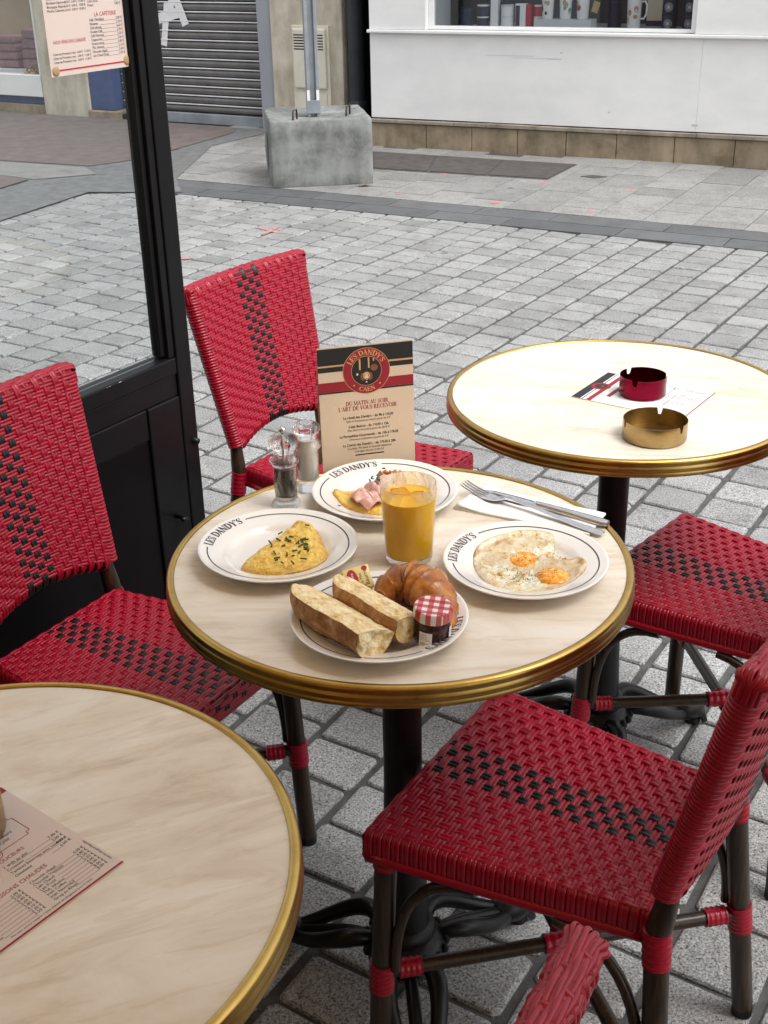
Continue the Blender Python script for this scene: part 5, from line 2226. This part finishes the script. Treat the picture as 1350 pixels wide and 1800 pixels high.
for k in range(4):
    y = -.0084 + .0056 * k
    o = strip([(0, .0007, .012), (.006, .0013, .0095), (.02, .0016, .0055), (.04, .0017, .0030), (.046, .0019, .0032)], 'tine', fk)
    o.location = (0, y, 0)
strip([(.042, .0108, .0030), (.050, .0112, .0032), (.060, .0100, .0040), (.068, .0062, .0060), (.075, .0036, .0080), (.090, .0030, .0085), (.120, .0034, .0070), (.160, .0045, .0035), (.195, .0060, .0010), (.222, .0066, .0006), (.2275, .004, .0006)], 'handle', fk, .0024)
L, ang = place_line((.1385, 1.5665), (.298, 1.452))
kn = empty('table_knife', (.1385, 1.5665, CZ), ang, 'steel table knife lying on the napkin, nearer the street', 'knife')
strip([(0, .0012, .0010), (.006, .0052, .0010), (.02, .0078, .0010), (.05, .0088, .0010), (.075, .0084, .0011), (.084, .0062, .0016), (.090, .0042, .0022)], 'blade', kn, .0016)
strip([(.088, .0040, .0022), (.093, .0054, .0022), (.098, .0050, .0022), (.13, .0058, .0020), (.17, .0072, .0014), (.190, .0078, .0010), (.1975, .005, .0010)], 'handle', kn, .0052)

# ================================================================== STANDING MENU CARD
card = empty('menu_card', (-.089, 1.655, TZ), math.atan2(.035, .138), 'upright cream menu card with black and red bands behind the plates', 'menu')
CW, CHT = .1424, .1885
m = MB()
m.box((0, 0, 0), (CW, .0006, CHT))
m.xform(lambda p: (p[0], p[1] + p[2] * .05, p[2])).build('front_leaf', 'paper_cream', card)
MB().box((0, 0, 0), (CW, .0006, CHT)).xform(lambda p: (p[0], p[1] + .030 - p[2] * .112, p[2])).build('rear_leaf', 'paper_cream', card)


def fc(x, y, l):
    return (x, y * .05 - .0002 - l * 3, y)


def rect(mb, x0, y0, x1, y1, l):
    mb.add([fc(x0, y0, l), fc(x1, y0, l), fc(x1, y1, l), fc(x0, y1, l)], [(0, 1, 2, 3)])


kb, rd, tn = MB(), MB(), MB()
H_ = CHT
rect(kb, 0, H_ - .0265, CW, H_, 1e-5)
rect(tn, 0, H_ - .0290, CW, H_ - .0267, 1e-5)
rect(kb, 0, H_ - .0365, CW, H_ - .0292, 1e-5)
rect(rd, 0, H_ - .0665, CW, H_ - .0520, 1e-5)
rect(kb, 0, H_ - .0690, CW, H_ - .0667, 1e-5)
kb.build('black_band', 'black_print', card)
rd.build('red_band', 'dark_red_print', card)
tn.build('tan_line', 'tan_print', card)
CX, CY = CW * .505, H_ - .0395


def disc(mb, cx, cy, rx, ry, l, n=36):
    mb.add([fc(cx + rx * math.cos(2 * PI * i / n), cy + ry * math.sin(2 * PI * i / n), l) for i in range(n)], [tuple(range(n))])


def dmake(name, mat, parts, l):
    mb = MB()
    for k, p in enumerate(parts):
        disc(mb, *p, l + k * 4e-6)
    return mb.build(name, mat, card)


dmake('emblem_edge', 'tan_print', [(CX, CY, .0355, .0345)], 4e-5)
dmake('emblem_ring', 'dark_red_print', [(CX, CY, .0348, .0338)], 7e-5)
dmake('emblem_inner_edge', 'tan_print', [(CX, CY, .0228, .0222)], 1.0e-4)
dmake('emblem_centre', 'black_print', [(CX, CY, .0222, .0216)], 1.3e-4)
bars = MB()
for (x0, y0, x1, y1) in ((-.011, .002, -.0085, .018), (.0025, .004, .0048, .020), (.010, .014, .012, .018)):
    rect(bars, CX + x0, CY + y0, CX + x1, CY + y1, 1.7e-4)
bars.build('emblem_pillars', 'tan_print', card)
dmake('emblem_dog_ears', 'brown_print', [(CX - .0058, CY - .0085, .0034, .0060), (CX + .0052, CY - .0085, .0034, .0060), (CX + .0115, CY + .004, .0055, .005)], 2.0e-4)
dmake('emblem_dog_head', 'tan_print', [(CX - .0003, CY - .0070, .0050, .0056)], 2.6e-4)
dmake('emblem_dog_muzzle', 'pale_print', [(CX - .0003, CY - .0090, .0020, .0044), (CX - .0006, CY - .0165, .0012, .0012), (CX - .014, CY - .004, .0015, .0018)], 3.0e-4)
dmake('emblem_dog_eyes', 'black_print', [(CX - .0026, CY - .0066, .0008, .0009), (CX + .0020, CY - .0066, .0008, .0009), (CX - .0003, CY - .0112, .0011, .0008)], 3.4e-4)
lt = MB()
size = .0078


def ring_text(mb, txt, size, rad, mid, inward=False):
    w = serif_width(txt, size)
    half = w / 2 / rad
    if not inward:
        fn = lambda px, py, l: fc(CX + (rad + py) * math.cos(mid + half - px / rad), CY + (rad + py) * .975 * math.sin(mid + half - px / rad), 1.2e-4 + l)
    else:
        fn = lambda px, py, l: fc(CX + (rad + size - py) * math.cos(mid - half + px / rad), CY + (rad + size - py) * .975 * math.sin(mid - half + px / rad), 1.2e-4 + l)
    serif(mb, txt, size, fn, lift=1e-6)


ring_text(lt, "LES DANDY'S", size, .0248, PI / 2)
lt.build('emblem_name', 'tan_print', card)
lt = MB()
ring_text(lt, 'CAEN', .0068, .0250, -PI / 2, True)
lt.build('emblem_town', 'tan_print', card)
dmake('emblem_stars', 'tan_print', [(CX - .0195, CY - .0205, .0012, .0012), (CX + .0195, CY - .0205, .0012, .0012)], 1.2e-4)
hd = MB()
for i, t in enumerate(('DU MATIN AU SOIR,', "L'ART DE VOUS RECEVOIR")):
    sz = .0062
    serif(hd, t, sz, lambda x, y, l: fc(x, y + H_ - .0900 - i * .0078, l), CX - serif_width(t, sz) / 2, lift=1e-6)
hd.build('heading', 'dark_red_print', card)
bt = MB()
lines = [('Le réveil des Dandy’s - de 9h à 11h30', 'Café et Douceurs au réveil à partir de 2 €'), ('Côté Bistrot - de 11h30 à 15h', 'Plats Bistrot formule à partir de 18,90 €'),
         ('La Parenthèse Gourmande - de 15h à 17h30', 'Douceurs et Boissons à partir de 4 €'), ('Le Cercle des Dandy’s - de 17h30 à 20h', 'Cocktails, Mocktails et Apéritifs dînatoires')]
for i, (t, s_2) in enumerate(lines):
    y = H_ - .1105 - i * .0142
    text(bt, t, .0058, fc, CX, y, 'C', squeeze=.86)
    text(bt, t, .0058, fc, CX + .00025, y, 'C', squeeze=.86, lift=2.4e-5)
    text(bt, s_2, .0048, fc, CX, y - .0052, 'C', italic=True, squeeze=.82)
text(bt, 'à partager (ou pas !) dès 6 €', .0048, fc, CX, H_ - .1105 - 3 * .0142 - .0102, 'C', italic=True, squeeze=.82)
rect(bt, CX - .022, H_ - .1685, CX + .022, H_ - .1668, 3e-5)
bt.build('lettering', 'black_print', card)


# ================================================================== FLAT MENU CARDS AND ASHTRAYS
def flat_card(origin, ang, label, z):
    """A5 card lying face up; origin = lower right corner of the page, page x axis along ang"""
    W5, H5 = .144, .200
    o = empty('menu_leaflet', (origin[0], origin[1], z), ang, label, 'menu')
    MB().box((-W5, 0, 0), (0, H5, .0007)).build('paper', 'paper_white' if 'ashtray' in label else 'paper_pink', o)
    f_ = lambda x, y, l: (x, y, .0008 + l * 3)
    k_, r_, t_, h_ = MB(), MB(), MB(), MB()

    def rc(mb, x0, y0, x1, y1, l=1e-5):
        mb.add([f_(x0, y0, l), f_(x1, y0, l), f_(x1, y1, l), f_(x0, y1, l)], [(0, 1, 2, 3)])
    rc(k_, -W5, H5 - .016, 0, H5)
    rc(k_, -W5, H5 - .0205, 0, H5 - .0185)
    rc(r_, -W5, H5 - .036, 0, H5 - .027)
    rc(r_, -W5, 0, 0, .0022)
    k_.build('black_band', 'black_print', o)
    r_.build('red_band', 'dark_red_print', o)
    mb = MB()
    disc_ = lambda cx, cy, r, l, mat, nm: MB().add([f_(cx + r * math.cos(2 * PI * i / 32), cy + r * math.sin(2 * PI * i / 32), l) for i in range(32)], [tuple(range(32))]).build(nm, mat, o)
    disc_(-W5 / 2, H5 - .021, .017, 4e-5, 'dark_red_print', 'emblem_ring')
    disc_(-W5 / 2, H5 - .021, .0105, 7e-5, 'black_print', 'emblem_centre')
    disc_(-W5 / 2, H5 - .024, .0035, 10e-5, 'brown_print', 'emblem_dog_head')
    rc(h_, -W5 * .78, H5 - .057, -W5 * .22, H5 - .049, 1e-5)
    # framed breakfast offer
    fx0, fx1, fy0, fy1 = -.108, -.022, .098, .132
    nt_ = .004
    fr_ = [(fx0 + nt_, fy0), (fx1 - nt_, fy0), (fx1 - nt_, fy0 + nt_), (fx1, fy0 + nt_), (fx1, fy1 - nt_), (fx1 - nt_, fy1 - nt_), (fx1 - nt_, fy1), (fx0 + nt_, fy1), (fx0 + nt_, fy1 - nt_), (fx0, fy1 - nt_), (fx0, fy0 + nt_), (fx0 + nt_, fy0 + nt_)]
    for i in range(len(fr_)):
        a, b = fr_[i], fr_[(i + 1) % len(fr_)]
        v, fq = stroke([a, b], [.0007, .0007])
        h_.add([f_(p[0], p[1], 1.5e-5 + 2e-6 * i) for p in v], fq)
    text(h_, 'ŒUFS & DOUCEURS', .0062, f_, -.066, .0845, 'C')
    text(h_, 'BOISSONS CHAUDES', .0068, f_, -W5 / 2, .0500, 'C')
    v, fq = stroke(*arc(-.064, .0965, .0075, .0065, 0, 360, lambda a: .0006))
    h_.add([f_(p[0], p[1], 5e-5) for p in v], fq)
    h_.build('heading', 'dark_red_print', o)
    for i, t in enumerate(('Petit déjeuner complet', 'Boisson chaude, jus d’orange,', 'Croissant ou pain avec confiture', 'Omelette ou Œuf au plat')):
        text(t_, t, .0052, f_, -.065, .1240 - i * .0062, 'C', italic=i > 0)
    text(t_, '9€50', .0058, f_, -.064, .0945, 'C')
    for i, (t, p) in enumerate((('2 œufs au plat', '7,00 €'), ('Croissant', '2,00 €'), ('Tartines beurrées avec confiture', '4,00 €'), ('Omelette', '6,00 €'))):
        y = .0770 - i * .0056
        text(t_, t, .0048, f_, -.068, y)
        text(t_, p, .0048, f_, -.008, y, 'R')
        rc(t_, -.060 + .01 * i, y - .0012, -.018, y - .0009, 3e-5)
    for i, (t, p) in enumerate((('Chocolat chaud', '4,00 €'), ('Chocolat Viennois', '4,80 €'), ('Lait Chaud', '2,20 €'), ('Lait Froid', '2,20 €'), ('Thé, Infusion', '4,00 €'), ('Irish Coffee', '8,00 €'), ('Irish Normand', '8,00 €'), ('Grog au Rhum', '8,00 €'))):
        y = .0430 - i * .0046
        text(t_, t, .0046, f_, -.066, y)
        text(t_, p, .0046, f_, -.008, y, 'R')
        rc(t_, -.045, y - .0011, -.018, y - .0008, 3e-5)
        text(t_, ('Café', 'Décaféiné', 'Noisette', 'Double café', 'Allongé', 'Crème', 'Viennois', 'Cappuccino')[i], .0046, f_, -.138, y)
        text(t_, '%d,%d0 €' % (2 + i % 3, (2 * i) % 9), .0046, f_, -.075, y, 'R')
        rc(t_, -.118, y - .0011, -.085, y - .0008, 3e-5)
    text(t_, 'Prix nets, service compris. L’abus d’alcool est dangereux pour la santé.', .0032, f_, -W5 / 2, .0052, 'C')
    text(t_, 'Liste des allergènes disponible', .0034, lambda x, y, l: f_(-.0025 - y, x, l), .012, 0)
    t_.build('lettering', 'black_print', o)
    return o


flat_card((-.234, .824), R(52), 'pink printed menu leaflet lying on the lower left table', TZ + .0006)
# on the ashtray table the page top points to the left
flat_card((.493, 1.840), R(52) , 'white menu leaflet under the red ashtray on the far table', TZ + .0006)
lf_ = bpy.data.objects['menu_leaflet.001']
lf_.location = (.493 + 0.0, 1.84, TZ + .0006)
# corner data: lower edge of the page runs from (.493,1.840) to (.565,1.941)
lf_.rotation_euler = (0, 0, math.atan2(1.941 - 1.840, .565 - .493))
lf_.location = (.570, 1.949, TZ + .0006)


def ashtray(x, y, r, h, mat, label, notches, z):
    o = empty('ashtray', (x, y, z), 0, label, 'ashtray', 'round metal ashtrays')
    n = 144
    v, f = [], []
    prof = [(0, 0.0006), (r * .97, .0006), (r, .003), (r, None), (r - .0009, None), (r - .0009, .004), (0, .003)]
    m = len(prof)
    for i in range(n):
        t = 2 * PI * i / n
        top = h
        for a in notches:
            d = abs((t - R(a) + PI) % (2 * PI) - PI) * r
            if d < .0042:
                top = h - .0105 - .0 * d
                if d > .0022:
                    top = h - .0105 + (d - .0022) ** 2 * 900
        for rr, zz in prof:
            v.append((rr * math.cos(t), rr * math.sin(t), top if zz is None else zz))
    for i in range(n):
        j = (i + 1) % n
        for k in range(m - 1):
            f.append((i * m + k, j * m + k, j * m + k + 1, i * m + k + 1))
    MB().add(v, f).build('bowl', mat, o, True, auto=40)
    return o


ashtray(.445, 1.952, .0395, .034, 'ashtray_red', 'dark red metal ashtray standing on the leaflet on the far table', (118, 238, 358), TZ + .0022)
ashtray(.426, 1.762, .050, .031, 'ashtray_brass', 'brass coloured ashtray on the far table, nearer the viewer', (70, 190, 310), TZ + .0004)
ashtray(-.398, .862, .050, .031, 'ashtray_brass', 'brass coloured ashtray cut by the left picture edge', (100, 220, 340), TZ + .0022)
